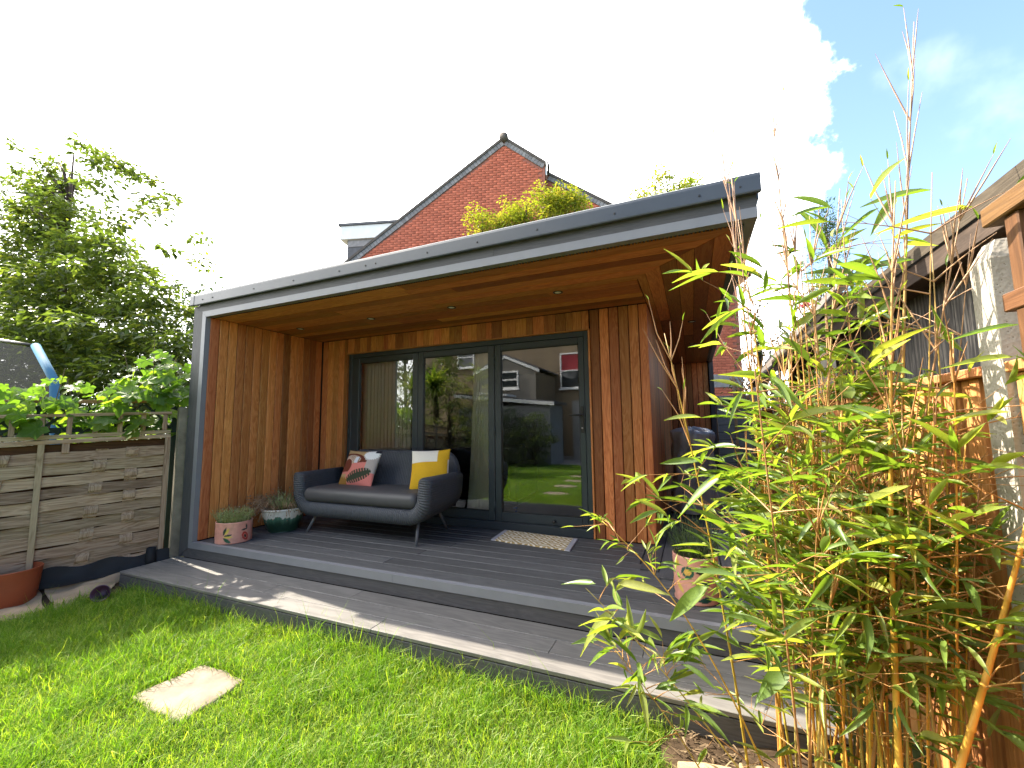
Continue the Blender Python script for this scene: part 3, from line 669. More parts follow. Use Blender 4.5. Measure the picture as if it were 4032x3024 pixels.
pb.build('pump', M['bluepump'], sp, (3.05, 1.72, 0.03), True)
hp_ = thing('houseplant', 'broad-leaved houseplant inside the left-hand door above the sofa', 'plant', (0.95, 1.95, 0.03))
MB().lathe([(0.001, 0), (0.10, 0.0), (0.13, 0.30), (0.115, 0.30), (0.10, 0.27), (0.001, 0.27)], (0.95, 1.95, 0.03), 20).build('pot', M['white'], hp_, (0.95, 1.95, 0.03), True)
st = MB()
for k in range(9):
    a = k * 2.4; p = np.array([0.95, 1.95, 0.3]); tip = p + np.array([0.19 * math.cos(a), 0.06 * math.sin(a) - 0.03, 0.52 + 0.10 * math.sin(k * 1.7)])
    st.tube([p, (p + tip) / 2 + np.array([0, 0, 0.06]), tip], 0.004, 5)
    Rm = rot_to((math.cos(a), 0.3 * math.sin(a), 0.2), (0.1, -0.7, 0.7)); Lv = np.array([(0, 0, 0), (0.05, 0.045, 0.01), (0.12, 0.05, 0.012), (0.19, 0, 0), (0.12, -0.05, 0.012), (0.05, -0.045, 0.01), (0.09, 0, -0.004)])
    V = Lv @ Rm.T + tip; st.add(V, [(0, 6, 1), (1, 6, 2), (2, 6, 3), (3, 6, 4), (4, 6, 5), (5, 6, 0)])
st.build('foliage', M['vineleaf'], hp_, (0.95, 1.95, 0.03), True)

# ------------------------------------------------------------------ decking and step
deck = thing('decking', 'dark grey composite deck of long boards under the porch', 'deck', (2.7, 0.8, G))
box('deck_frame', M['dark'], deck, 0.02, 5.34, 0.045, D2, -0.29, -0.024, 0.002)
PIT = 0.15; rows = []
y = 0.049; r = 0
ends = {}
while y < D + 0.0:
    y1 = min(y + PIT - 0.010, D - 0.002)
    xe = 5.36 if y < 0.06 else (4.47 if y > 0.80 else 4.47 + (0.83 - y - 0.01))
    if y < 0.06: xe = 5.24
    cuts = [A0 + 0.013]
    j = 1.1 + (r * 1.37) % 2.6
    cuts += [j, xe]
    for a, b in zip(cuts[:-1], cuts[1:]):
        box('deck_board', M['deckX'], deck, a + 0.001, b - 0.002, y, y1, -0.023, -0.001, 0.004)
    rows.append((y, xe)); y += PIT; r += 1
x = 4.478; k = 0
while x < 5.30:
    x1 = min(x + PIT - 0.008, 5.36)
    ys = max(0.05, 0.835 - k * 0.15)
    box('deck_board', M['deckY'], deck, x, x1, ys, 3.30, -0.023, -0.0015, 0.0025)
    box('deck_board', M['deckY'], deck, x, x1, 3.304, D2 - 0.002, -0.023, -0.0015, 0.0025)
    x += PIT; k += 1
stp = thing('deck_step', 'long low dark grey deck step along the lawn edge', 'step', (2.7, -0.24, G))
box('step_frame', M['dark'], stp, 0.02, 5.45, -0.455, 0.004, -0.32, -0.184, 0.002)
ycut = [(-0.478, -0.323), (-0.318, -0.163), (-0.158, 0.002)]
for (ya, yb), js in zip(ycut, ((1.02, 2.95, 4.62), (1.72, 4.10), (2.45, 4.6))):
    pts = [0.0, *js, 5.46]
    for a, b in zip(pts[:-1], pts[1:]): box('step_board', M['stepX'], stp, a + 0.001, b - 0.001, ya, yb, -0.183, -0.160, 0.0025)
for a, b in ((0.001, 2.62), (2.623, 5.46)): box('step_riser', M['fascia'], stp, a, b, -0.476, -0.4565, -0.335, -0.190, 0.003)
box('step_riser', M['fascia'], stp, 0.001, 0.0195, -0.4555, 0.004, -0.335, -0.190, 0.003)

# ================================================================== plant helpers
def frames(Dv, U=None):
    x = Dv / (np.linalg.norm(Dv, axis=1)[:, None] + 1e-9)
    U = np.tile(np.array([0, 0, 1.0]), (len(x), 1)) if U is None else U
    y = np.cross(U, x); y /= (np.linalg.norm(y, axis=1)[:, None] + 1e-9)
    z = np.cross(x, y); return x, y, z
def RM(x, y, z, sx, sy, sz):
    return np.stack([x * sx[:, None], y * sy[:, None], z * sz[:, None]], axis=2)
LEAF4V = np.array([(0, 0, 0), (0.42, 0.5, 0.07), (0.42, -0.5, 0.07), (1, 0, -0.06), (0.45, 0, -0.03)]); LEAF4F = np.array([(0, 4, 1), (0, 2, 4), (4, 3, 1), (2, 3, 4)])
BLADEV = np.array([(0, -0.5, 0), (0, 0.5, 0), (0.5, -0.4, 0.06), (0.5, 0.4, 0.06), (1, 0, 0)]); BLADEF = np.array([(0, 2, 1), (1, 2, 3), (2, 4, 3)])
def unit(n):
    v = rng.normal(size=(n, 3)); return v / np.linalg.norm(v, axis=1)[:, None]
def crown(name, mat, parent, origin, centers, radii, per, size, flat=0.6, droop=0.25, aspect=0.5):
    """leaves in clumps: centers (k,3), radii (k,), per leaves in each clump"""
    k = len(centers); n = k * per
    base = np.repeat(centers, per, axis=0); rr = np.repeat(radii, per)
    off = unit(n) * (rng.random(n) ** 0.45)[:, None]; off[:, 2] *= flat
    P = base + off * rr[:, None]
    Dv = off + unit(n) * 0.7; Dv[:, 2] = Dv[:, 2] * 0.5 - droop
    U = np.tile(np.array([0, 0, 1.0]), (n, 1)) + unit(n) * 0.55
    x, y, z = frames(Dv, U); s = size * rng.uniform(0.65, 1.25, n)
    rnd = np.clip(np.repeat(rng.random(k), per) * 0.5 + rng.random(n) * 0.5, 0, 0.99)
    me = scatter(name, LEAF4V, LEAF4F, RM(x, y, z, s, s * aspect, s), P - np.asarray(origin), mat, rnd)
    o = meshobj(name, me, parent, origin); o['kind'] = 'stuff'; return o
def blades(name, mat, parent, origin, P, Dv, ln, wd, kind='stuff', U=None):
    n = len(P); x, y, z = frames(Dv, U if U is not None else unit(n) * 0.4 + np.array([0, 0, 1.0]))
    me = scatter(name, BLADEV, BLADEF, RM(x, y, z, ln, wd, ln), P - np.asarray(origin), mat, rng.random(n) * 0.99)
    o = meshobj(name, me, parent, origin)
    if kind: o['kind'] = kind
    return o

# ------------------------------------------------------------------ wicker sofa on the deck
sofa = thing('wicker_sofa', 'dark grey woven wicker two-seat sofa on splayed legs', 'sofa', (1.7, 1.0, 0))
SO = (1.7, 1.0, 0.0)
def upath():
    xl, xr, zb, zt, r = 0.880, 2.537, 0.262, 0.648, 0.19
    pts = []
    def seg(a, b, n): pts.extend([np.array(a) + (np.array(b) - np.array(a)) * i / n for i in range(n)])
    seg((xl - 0.015, zt), (xl, zb + r), 40)
    pts.extend([np.array((xl + r - r * math.cos(t), zb + r - r * math.sin(t))) for t in np.linspace(0, math.pi / 2, 40)[:-1]])
    seg((xl + r, zb), (xr - r, zb), 160)
    pts.extend([np.array((xr - r + r * math.sin(t), zb + r - r * math.cos(t))) for t in np.linspace(0, math.pi / 2, 40)[:-1]])
    seg((xr, zb + r), (xr + 0.015, zt), 40); pts.append(np.array((xr + 0.015, zt)))
    # even spacing
    P = np.array(pts); s = np.r_[0, np.cumsum(np.linalg.norm(np.diff(P, axis=0), axis=1))]
    q = np.linspace(0, s[-1], int(s[-1] / 0.0032)); return np.stack([np.interp(q, s, P[:, 0]), np.interp(q, s, P[:, 1])], 1), q
PU, QS = upath()
tan = np.gradient(PU, axis=0); tan /= np.linalg.norm(tan, axis=1)[:, None]; nin = np.stack([-tan[:, 1], tan[:, 0]], 1)   # inward normal
sec = [(0.075 * math.cos(t), 0.64 + 0.062 - 0.062 * math.sin(t), 1.0) for t in np.linspace(0, math.pi, 13)]
sec += [(-0.075, 0.80, 0.55), (-0.072, 0.95, 0.45), (-0.068, 1.14, 0.4), (-0.060, 1.30, 0.4), (0.02, 1.315, 0.3), (0.03, 1.14, 0.4), (0.035, 0.95, 0.45), (0.045, 0.82, 0.5)]
V = []
TOT = QS[-1]
for i, (p, n) in enumerate(zip(PU, nin)):
    s = QS[i]; d = min(s, TOT - s); cap = 1.0
    rib = 0.0060 * abs(math.sin(math.pi * s / 0.023)) - 0.002
    ex = 0.0
    if d < 0.06: cap = math.sqrt(max(0.0, 1 - ((0.06 - d) / 0.06) ** 2)) * 0.97 + 0.03
    for (a, yy, rw) in sec:
        aa = a + math.copysign(rib * rw, a); 
        yoff = yy - (rib * rw if yy < 0.70 else 0)
        zz = p[1] + n[1] * aa * cap + 0.055 * max(0, yy - 0.72) * (1 if p[1] < 0.45 else max(0.0, min(1.0, (0.62 - p[1]) / 0.17)))
        V.append((p[0] + n[0] * aa * cap, yoff, zz))
ns = len(sec); k = len(PU)
F = [(i * ns + j, (i + 1) * ns + j, (i + 1) * ns + (j + 1) % ns, i * ns + (j + 1) % ns) for i in range(k - 1) for j in range(ns)] + [tuple(range(ns)), tuple(range((k - 1) * ns, k * ns))[::-1]]
meshobj('shell', mk('shell', np.array(V) - SO, F, M['wicker'], True), sofa, SO)
# backrest: ribs run up it, rolled top edge
V = []; xs = np.arange(0.90, 2.5185, 0.0034); nb = 0
for x in xs:
    ce = min(x - 0.90, 2.5185 - x)
    zt = 0.858 if ce > 0.22 else 0.858 - 0.22 + math.sqrt(max(0, 0.22 ** 2 - (0.22 - ce) ** 2))
    zt = max(zt, 0.60); rib = 0.0055 * abs(math.sin(math.pi * x / 0.024))
    lean = lambda z: 1.235 + 0.27 * (z - 0.35)
    loop = [(lean(z) - rib, z) for z in np.linspace(0.30, zt - 0.05, 6)]
    loop += [(lean(zt - 0.05) + 0.042 - (0.042 + rib) * math.cos(t), zt - 0.05 + (0.05 + rib) * math.sin(t)) for t in np.linspace(0.25, math.pi, 8)]
    loop += [(lean(z) + 0.084 + rib, z) for z in np.linspace(zt - 0.06, 0.27, 5)]
    nb = len(loop); V += [(x, a, b) for a, b in loop]
F = [(i * nb + j, (i + 1) * nb + j, (i + 1) * nb + (j + 1) % nb, i * nb + (j + 1) % nb) for i in range(len(xs) - 1) for j in range(nb)] + [tuple(range(nb)), tuple(range((len(xs) - 1) * nb, len(xs) * nb))[::-1]]
meshobj('backrest', mk('backrest', np.array(V) - SO, F, M['wicker'], True), sofa, SO)
def soft_box(x0, x1, y0, y1, z0, z1, r, n=10, puff=0.0):
    bm = bmesh.new(); bmesh.ops.create_cube(bm, size=1.0)
    for v in bm.verts: v.co = Vector((x0 + (v.co.x + .5) * (x1 - x0), y0 + (v.co.y + .5) * (y1 - y0), z0 + (v.co.z + .5) * (z1 - z0)))
    bmesh.ops.bevel(bm, geom=bm.edges[:], offset=r, segments=5, affect='EDGES', profile=0.5)
    Vv = [tuple(v.co) for v in bm.verts]; Ff = [[v.index for v in f.verts] for f in bm.faces]; bm.free(); return Vv, Ff
Vv, Ff = soft_box(0.962, 2.452, 0.645, 1.25, 0.335, 0.488, 0.066)
meshobj('seat_cushion', mk('seat_cushion', np.array(Vv) - SO, Ff, M['vinyl'], True), sofa, SO)
for (a, b) in (((1.05, 0.80, 0.215), (0.987, 0.706, 0.0)), ((2.40, 0.79, 0.215), (2.443, 0.696, 0.0)), ((2.31, 1.24, 0.27), (2.352, 1.39, 0.0)), ((1.06, 1.24, 0.27), (1.0, 1.39, 0.0))):
    MB().tube([a, b], [0.019, 0.012], 12).build('leg', M['legs'], sofa, SO, True)
# cushions
def ell(u, v, cu, cv, a, b, ang=0.0):
    c, s = math.cos(ang), math.sin(ang); x = (u - cu) * c + (v - cv) * s; y = -(u - cu) * s + (v - cv) * c; return (x / a) ** 2 + (y / b) ** 2
def print_leaf(u, v):
    col_ = (0.42, 0.28, 0.14)                                     # tan ground
    if v < 0.62 and u > 0.45: col_ = (0.42, 0.38, 0.35)
    if u + 0.55 * v > 0.98 and v < 0.75: col_ = (0.42, 0.38, 0.35)
    # brown curved shapes
    e = ell(u, v, 0.30, 0.72, 0.40, 0.17, -0.12)
    if 0.45 < e < 1.0 and v > 0.62: col_ = (0.13, 0.035, 0.02)
    if e <= 0.45 and v > 0.62: col_ = (0.55, 0.47, 0.40) if int(u * 40) % 2 else (0.30, 0.16, 0.10)
    if ell(u, v, 0.16, 0.52, 0.20, 0.20) < 1: col_ = (0.15, 0.038, 0.022)
    if ell(u, v, 0.16, 0.52, 0.225, 0.225) < 1 and ell(u, v, 0.16, 0.52, 0.20, 0.20) >= 1: col_ = (0.55, 0.40, 0.33)
    if ell(u, v, 0.63, 0.60, 0.20, 0.07, 0.35) < 1: col_ = (0.13, 0.035, 0.02)
    if 0.40 < u < 0.50 and 0.60 < v < 0.78: col_ = (0.58, 0.60, 0.66)
    # pink sweep
    pv = 0.42 + 0.22 * math.sin(1.6 * u + 0.2)
    if 0.02 < v < pv and u > 0.06 and not (v < 0.30 and u < 0.24): col_ = (0.62, 0.20, 0.17)
    if ell(u, v, 0.16, 0.52, 0.20, 0.20) < 1 and v > 0.36: col_ = (0.15, 0.038, 0.022)
    if u > 0.74 and v > 0.36: col_ = (0.40, 0.35, 0.33)
    # white feather
    a = math.atan2(v - 0.86, u - 0.80); rr = 0.20 * (1 + 0.16 * (1 if int((a + 4) * 7) % 2 else 0))
    if math.hypot((u - 0.80) / 1.25, (v - 0.87)) < rr * 0.72: col_ = (0.74, 0.74, 0.74)
    # green slit leaf
    a = 0.42; c, s = math.cos(a), math.sin(a); x = (u - 0.60) * c + (v - 0.27) * s; y = -(u - 0.60) * s + (v - 0.27) * c
    if abs(x) < 0.36:
        hw = 0.165 * math.sqrt(max(0, 1 - (x / 0.36) ** 2)); teeth = 1.0 if (x * 15) % 1 < 0.72 else 0.45
        if abs(y) < hw * teeth: col_ = (0.045, 0.055, 0.035)
    # mustard frond bottom left
    if v < 0.26 and u < 0.30 and v < 0.26 - 0.25 * u + 0.03 * math.sin(u * 90): col_ = (0.28, 0.145, 0.035)
    if v > 0.92 and u > 0.86: col_ = (0.02, 0.02, 0.03)
    return col_
def print_yellow(u, v):
    c = (0.62, 0.36, 0.022)
    if u < 0.70 and v > 0.66: c = (0.72, 0.68, 0.60)
    if u > 0.975 and v < 0.72: c = (0.70, 0.66, 0.58)
    return c
def pillow(name, label, cen, ex, upv, w, h, thick, func):
    ex = np.array(ex, float); ex /= np.linalg.norm(ex); upv = np.array(upv, float); upv -= ex * (upv @ ex); upv /= np.linalg.norm(upv); nr = np.cross(ex, upv)
    n = 96; V, C = [], []
    for side in (1, -1):
        for j in range(n + 1):
            for i in range(n + 1):
                u, v = i / n, j / n
                bul = (math.sin(math.pi * u) * math.sin(math.pi * v))
                t = side * thick * max(bul, 0) ** 0.5
                pin = 1 - 0.055 * (math.sin(math.pi * v) if True else 0) * abs(2 * u - 1) ** 3; pin2 = 1 - 0.055 * math.sin(math.pi * u) * abs(2 * v - 1) ** 3
                wr = 0.004 * math.sin(11 * u + 7 * v) * bul
                V.append(ex * ((u - .5) * w * pin) + upv * ((v - .5) * h * pin2) + nr * (t + wr)); C.append(func(u, v) if side > 0 else (0.4, 0.36, 0.3))
    F = []
    for s in range(2):
        o = s * (n + 1) ** 2
        for j in range(n):
            for i in range(n):
                q = (o + j * (n + 1) + i, o + j * (n + 1) + i + 1, o + (j + 1) * (n + 1) + i + 1, o + (j + 1) * (n + 1) + i); F.append(q if s == 0 else q[::-1])
    return tag(meshobj(name, mk(name, V, F, M['print'], True, np.array(C)), None, cen), label, 'cushion', 'cushions on the wicker sofa')
pillow('cushion', 'patterned pink and brown leaf-print cushion at the left of the sofa', (1.375, 1.075, 0.664), (1, -0.03, 0.0), (0.16, 0.40, 0.9), 0.50, 0.43, 0.075, print_leaf)
pillow('cushion', 'mustard yellow cushion with a cream square at the right of the sofa', (2.335, 1.075, 0.676), (0.92, 0.34, 0.04), (0.07, 0.40, 0.9), 0.42, 0.44, 0.07, print_yellow)

# ------------------------------------------------------------------ pots
def lathe_col(prof, func, n=168):
    V, C = [], []
    for r, z in prof:
        for j in range(n):
            w = 2 * math.pi * j / n; V.append((r * math.cos(w), r * math.sin(w), z)); C.append(func(w, z, r))
    k = len(prof); F = [(i * n + j, i * n + (j + 1) % n, (i + 1) * n + (j + 1) % n, (i + 1) * n + j) for i in range(k - 1) for j in range(n)] + [tuple(range(n))[::-1]]
    return V, F, np.array(C)
PINK = (0.60, 0.285, 0.225)
def leafshape(da, dz, a0, z0, ang, ln, wd):
    x = da - a0; y = dz - z0; c, s = math.cos(ang), math.sin(ang); u = x * c + y * s; v = -x * s + y * c
    if 0 < u < ln: return abs(v) < wd * math.sin(math.pi * u / ln)
    return False
def motif_a(R, rot, extra):
    def f(w, z, r):
        a = ((w - rot + math.pi) % (2 * math.pi) - math.pi) * R
        for k in (-0.42, 0.0, 0.42):
            b = a - k
            if leafshape(b, z, -0.055, 0.085, 1.25, 0.085, 0.012): return (0.02, 0.04, 0.035)
            if leafshape(b, z, -0.040, 0.085, 1.05, 0.085, 0.012): return (0.62, 0.46, 0.09)
            if leafshape(b, z, -0.050, 0.082, 0.12, 0.082, 0.009): return (0.02, 0.04, 0.035)
            if leafshape(b, z, -0.050, 0.076, -0.10, 0.085, 0.011): return (0.62, 0.46, 0.09)
            if leafshape(b, z, -0.055, 0.065, -0.65, 0.095, 0.016): return (0.012, 0.075, 0.05)
            e = ell(b, z, 0.145, 0.062, 0.030, 0.046, 0.45)
            if e < 0.14: return (0.02, 0.018, 0.018)
            if e < 0.32: return (0.60, 0.20, 0.14)
            if e < 1: return (0.42, 0.035, 0.025)
            if leafshape(b, z, 0.10, 0.125, 0.10, 0.07, 0.009): return (0.02, 0.04, 0.035)
            if leafshape(b, z, 0.165, 0.125, 1.9, 0.06, 0.009): return (0.02, 0.04, 0.035)
        return PINK
    return f
def motif_b(R, rot):
    def f(w, z, r):
        a = ((w - rot + math.pi) % (2 * math.pi) - math.pi) * R
        for k in (-0.27, 0.0, 0.27):
            b = a - k
            e = ell(b, z, -0.035, 0.195, 0.042, 0.036, 0.2)
            if e < 0.3: return (0.60, 0.36, 0.08)
            if e < 1: return (0.012, 0.075, 0.06)
            if leafshape(b, z, 0.015, 0.20, 0.25, 0.10, 0.026): return (0.012, 0.022, 0.02)
            if leafshape(b, z, -0.01, 0.085, 0.5, 0.13, 0.030): return (0.012, 0.07, 0.055)
            if leafshape(b, z, -0.12, 0.13, -0.9, 0.09, 0.014): return (0.62, 0.46, 0.09)
            if leafshape(b, z, -0.13, 0.21, 0.9, 0.06, 0.018): return (0.62, 0.42, 0.06)
            if leafshape(b, z, 0.02, 0.03, 0.15, 0.10, 0.018): return (0.012, 0.06, 0.05)
        return PINK
    return f
def pot_thing(label, loc, prof, func, soil_r, soil_z, cat='plant pot', name='potted_plant', mat=None):
    t = thing(name, label, cat, loc)
    V, F, C = lathe_col(prof, func); meshobj('pot', mk('pot', V, F, mat or M['glaze'], True, C), t, loc)
    MB().lathe([(0.001, 0.0), (soil_r, -0.004), (soil_r, -0.012), (0.001, -0.012)], (loc[0], loc[1], loc[2] + soil_z), 24).build('soil', M['soil'], t, loc, True)
    return t
def cyl_prof(rb, rt, h, th, nz=44, lip=0.006):
    return [(rb * 0.96, 0.0)] + [(rb + (rt - rb) * i / nz, 0.004 + (h - 0.008) * i / nz) for i in range(nz + 1)] + [(rt - lip * 0.3, h), (rt - th, h), (rt - th - 0.002, h - 0.01), (rt - th - 0.004, h * 0.6)]
to_cam = lambda x, y: math.atan2(CAM[1] - y, CAM[0] - x)
p1 = (0.556, 0.195, 0.0)
pp1 = pot_thing('pink pot painted with leaves and red fruit holding a green lavender', p1, cyl_prof(0.160, 0.163, 0.205, 0.012), motif_a(0.163, to_cam(*p1[:2]) - 0.25, 0), 0.149, 0.185, 'plant pot')
def lavender(parent, loc, z, n, r, hmin, hmax, mat, spread, heads=None, lw=0.0050):
    ang = rng.random(n) * 2 * math.pi; rad = r * np.sqrt(rng.random(n)); P = np.stack([loc[0] + rad * np.cos(ang), loc[1] + rad * np.sin(ang), np.full(n, z)], 1)
    Dv = np.stack([np.cos(ang) * spread * rad / r + rng.normal(size=n) * 0.22, np.sin(ang) * spread * rad / r + rng.normal(size=n) * 0.22, np.ones(n)], 1); Dv /= np.linalg.norm(Dv, axis=1)[:, None]
    ln = rng.uniform(hmin, hmax, n); blades('foliage', mat, parent, loc, P, Dv, ln, np.full(n, lw))
    # side leaves along the stems
    k = 5; t = rng.random((n, k)); Q = (P[:, None] + Dv[:, None] * (ln[:, None] * t)[:, :, None]).reshape(-1, 3)
    D2_ = np.repeat(Dv, k, 0) * 0.8 + unit(n * k) * 0.8; blades('side_leaves', mat, parent, loc, Q, D2_, rng.uniform(0.018, 0.04, n * k), np.full(n * k, lw * 0.9))
    if heads is not None:
        sel = rng.random(n) < heads[0]; T = (P + Dv * ln[:, None])[sel]; nn = len(T)
        if nn:
            oc = np.array([(0, 0, 0.0), (0.35, 0.5, 0), (0.35, -0.25, 0.43), (0.35, -0.25, -0.43), (1, 0, 0)]); of = np.array([(0, 1, 2), (0, 2, 3), (0, 3, 1), (4, 2, 1), (4, 3, 2), (4, 1, 3)])
            x, y, zz = frames(Dv[sel], unit(nn)); s = np.full(nn, heads[1])
            o = meshobj('seed_heads', scatter('seed_heads', oc, of, RM(x, y, zz, s, s * 0.45, s * 0.45), T - np.array(loc), heads[2], rng.random(nn) * 0.99), parent, loc); o['kind'] = 'stuff'
lavender(pp1, p1, 0.185, 420, 0.140, 0.07, 0.155, M['herb'], 0.35, (0.14, 0.022, M['dry']))
p2 = (0.640, 0.690, 0.0)
gp = [(0.140, 0.0), (0.145, 0.006)] + [(0.145 + 0.070 * math.sin(1.45 * i / 30), 0.006 + 0.225 * i / 30) for i in range(31)] + [(0.222, 0.236), (0.224, 0.248), (0.214, 0.256), (0.200, 0.252), (0.196, 0.235), (0.192, 0.16)]
def glaze(w, z, r):
    edge = 0.165 + 0.012 * math.sin(5 * w) + 0.009 * math.sin(13 * w + 1) + 0.006 * math.sin(29 * w)
    if z > edge: return (0.56, 0.56, 0.52)
    f = 0.5 + 0.5 * math.sin(37 * w + 2 * math.sin(9 * w)); d = max(0.0, min(1.0, (edge - z) / 0.07))
    return (0.05 * (1 - d) + 0.012 + 0.03 * f * (1 - d), 0.11 * (1 - d) + 0.042 + 0.05 * f * (1 - d), 0.08 * (1 - d) + 0.026 + 0.035 * f * (1 - d))
pp2 = pot_thing('green and white glazed pot spilling dried brown lavender stems', p2, gp, glaze, 0.19, 0.225, 'plant pot')
lavender(pp2, p2, 0.225, 150, 0.12, 0.10, 0.24, M['herb'], 0.5, (0.3, 0.022, M['dry']))
n = 520; ang = rng.random(n) * 2 * math.pi; ang = np.where(rng.random(n) < 0.55, rng.normal(3.6, 0.7, n), ang)
P = np.stack([p2[0] + 0.10 * np.cos(ang), p2[1] + 0.10 * np.sin(ang), np.full(n, 0.235)], 1)
Dv = np.stack([np.cos(ang) * 1.1, np.sin(ang) * 1.1, rng.uniform(0.05, 1.3, n)], 1); Dv /= np.linalg.norm(Dv, axis=1)[:, None]
ln = rng.uniform(0.10, 0.25, n); ln *= np.where(P[:, 0] + Dv[:, 0] * ln < 0.26, 0.6, 1)
blades('dry_stems', M['dry'], pp2, p2, P, Dv, ln, np.full(n, 0.0050))
T1 = P + Dv * ln[:, None]; D2v = Dv.copy(); D2v[:, 2] -= rng.uniform(0.5, 1.9, n); l2 = rng.uniform(0.05, 0.13, n)
D2n = D2v / np.linalg.norm(D2v, axis=1)[:, None]; l2 = np.where((T1 + D2n * l2[:, None])[:, 0] < 0.245, 0.015, l2)
blades('hanging_stems', M['dry'], pp2, p2, T1, D2v, l2, np.full(n, 0.0042))
hs = T1 + D2n * l2[:, None]; x, y, z = frames(D2n, unit(n)); s = np.full(n, 0.022)
oc = np.array([(0, 0, 0.0), (0.35, 0.5, 0), (0.35, -0.25, 0.43), (0.35, -0.25, -0.43), (1, 0, 0)]); of = np.array([(0, 1, 2), (0, 2, 3), (0, 3, 1), (4, 2, 1), (4, 3, 2), (4, 1, 3)])
sel = rng.random(n) < 0.5
o = meshobj('dead_heads', scatter('dead_heads', oc, of, RM(x, y, z, s, s * 0.6, s * 0.6)[sel], (hs - np.array(p2))[sel], M['dry'], rng.random(int(sel.sum())) * 0.99), pp2, p2); o['kind'] = 'stuff'
p3 = (4.890, 0.370, 0.0)
pp3 = pot_thing('tall pink pot painted with dark leaves holding rosemary beside the bamboo', p3, cyl_prof(0.135, 0.138, 0.285, 0.012), motif_b(0.138, to_cam(*p3[:2]) - 0.1), 0.124, 0.262, 'plant pot')
lavender(pp3, p3, 0.262, 230, 0.115, 0.12, 0.30, M['rosemary'], 0.55, None, 0.0035)

# ------------------------------------------------------------------ doormat
def mat_col(u, v):
    if u < 0.055 or u > 0.945: return (0.34, 0.34, 0.38)
    fu = (u - 0.055) / 0.89 * 4.0; fv = v * 2.3
    d = abs((fu % 1.0) - 0.5) * 2 + abs((fv % 1.0) - 0.5) * 2       # nested diamonds
    q = (d * 1.6) % 1.0
    return (0.72, 0.68, 0.57) if q < 0.42 else (0.36, 0.26, 0.12)
nu, nv = 168, 88; V, C = [], []
for j in range(nv + 1):
    for i in range(nu + 1):
        u, v = i / nu, j / nv; zz = 0.012 + 0.0022 * math.sin(i * 2.1) * math.sin(j * 2.3)
        if i in (0, nu) or j in (0, nv): zz = 0.001
        V.append((3.020 - 0.030 * v + u * 0.832, 1.130 - 0.075 * u * 1.0 + v * 0.40 + 0.006 * math.sin(u * 17) * (v < 0.02), zz)); C.append(mat_col(u, v))
F = [(j * (nu + 1) + i, j * (nu + 1) + i + 1, (j + 1) * (nu + 1) + i + 1, (j + 1) * (nu + 1) + i) for j in range(nv) for i in range(nu)]
cM = np.array([3.42, 1.29, 0.0])
tag(meshobj('doormat', mk('doormat', np.array(V) - cM, F, M['matcloth'], False, np.array(C)), None, tuple(cM)), 'cream and beige diamond-pattern doormat in front of the glass doors', 'doormat')

# ------------------------------------------------------------------ barbecue under a black cover
def bbq():
    nx = 44; nz = 40; V = []
    cx, cy = 4.905, 3.25
    for j in range(nz + 1):
        v = j / nz; z = 0.02 + 1.06 * v
        for i in range(nx):
            w = 2 * math.pi * i / nx; ca, sa = math.cos(w), math.sin(w)
            p = 3.2; rr = (abs(ca) ** p + abs(sa) ** p) ** (-1 / p)
            hx, hy = 0.255 - 0.035 * math.sin(math.pi * v) + 0.03 * (1 - v), 0.24 - 0.03 * math.sin(math.pi * v)
            f = 0.020 * math.sin(6 * w + 5 * v) * (1 - v * 0.7) + 0.016 * math.sin(11 * w - 9 * v) + 0.012 * math.sin(3 * w + 16 * v)
            top = 1.0 if v < 0.94 else max(0.02, 1 - ((v - 0.94) / 0.06) ** 2 * 0.9)
            V.append((cx + (hx * rr * ca) * top + f * ca * top, cy + (hy * rr * sa) * top + f * sa * top, z + 0.02 * math.sin(2 * w) * v))
    F = [(j * nx + i, j * nx + (i + 1) % nx, (j + 1) * nx + (i + 1) % nx, (j + 1) * nx + i) for j in range(nz) for i in range(nx)] + [tuple(range(nz * nx, (nz + 1) * nx))]
    t = thing('covered_barbecue', 'tall barbecue under a shiny black plastic cover in the side passage', 'barbecue', (cx, cy, 0.0))
    meshobj('cover', mk('cover', np.array(V) - np.array((cx, cy, 0)), F, M['cover'], True), t, (cx, cy, 0))
    for dx, dy in ((-.18, -.16), (.18, -.16), (.18, .16), (-.18, .16)): MB().tube([(cx + dx, cy + dy, 0.0), (cx + dx, cy + dy, 0.1)], 0.018, 8).build('leg', M['black'], t, (cx, cy, 0))
bbq()

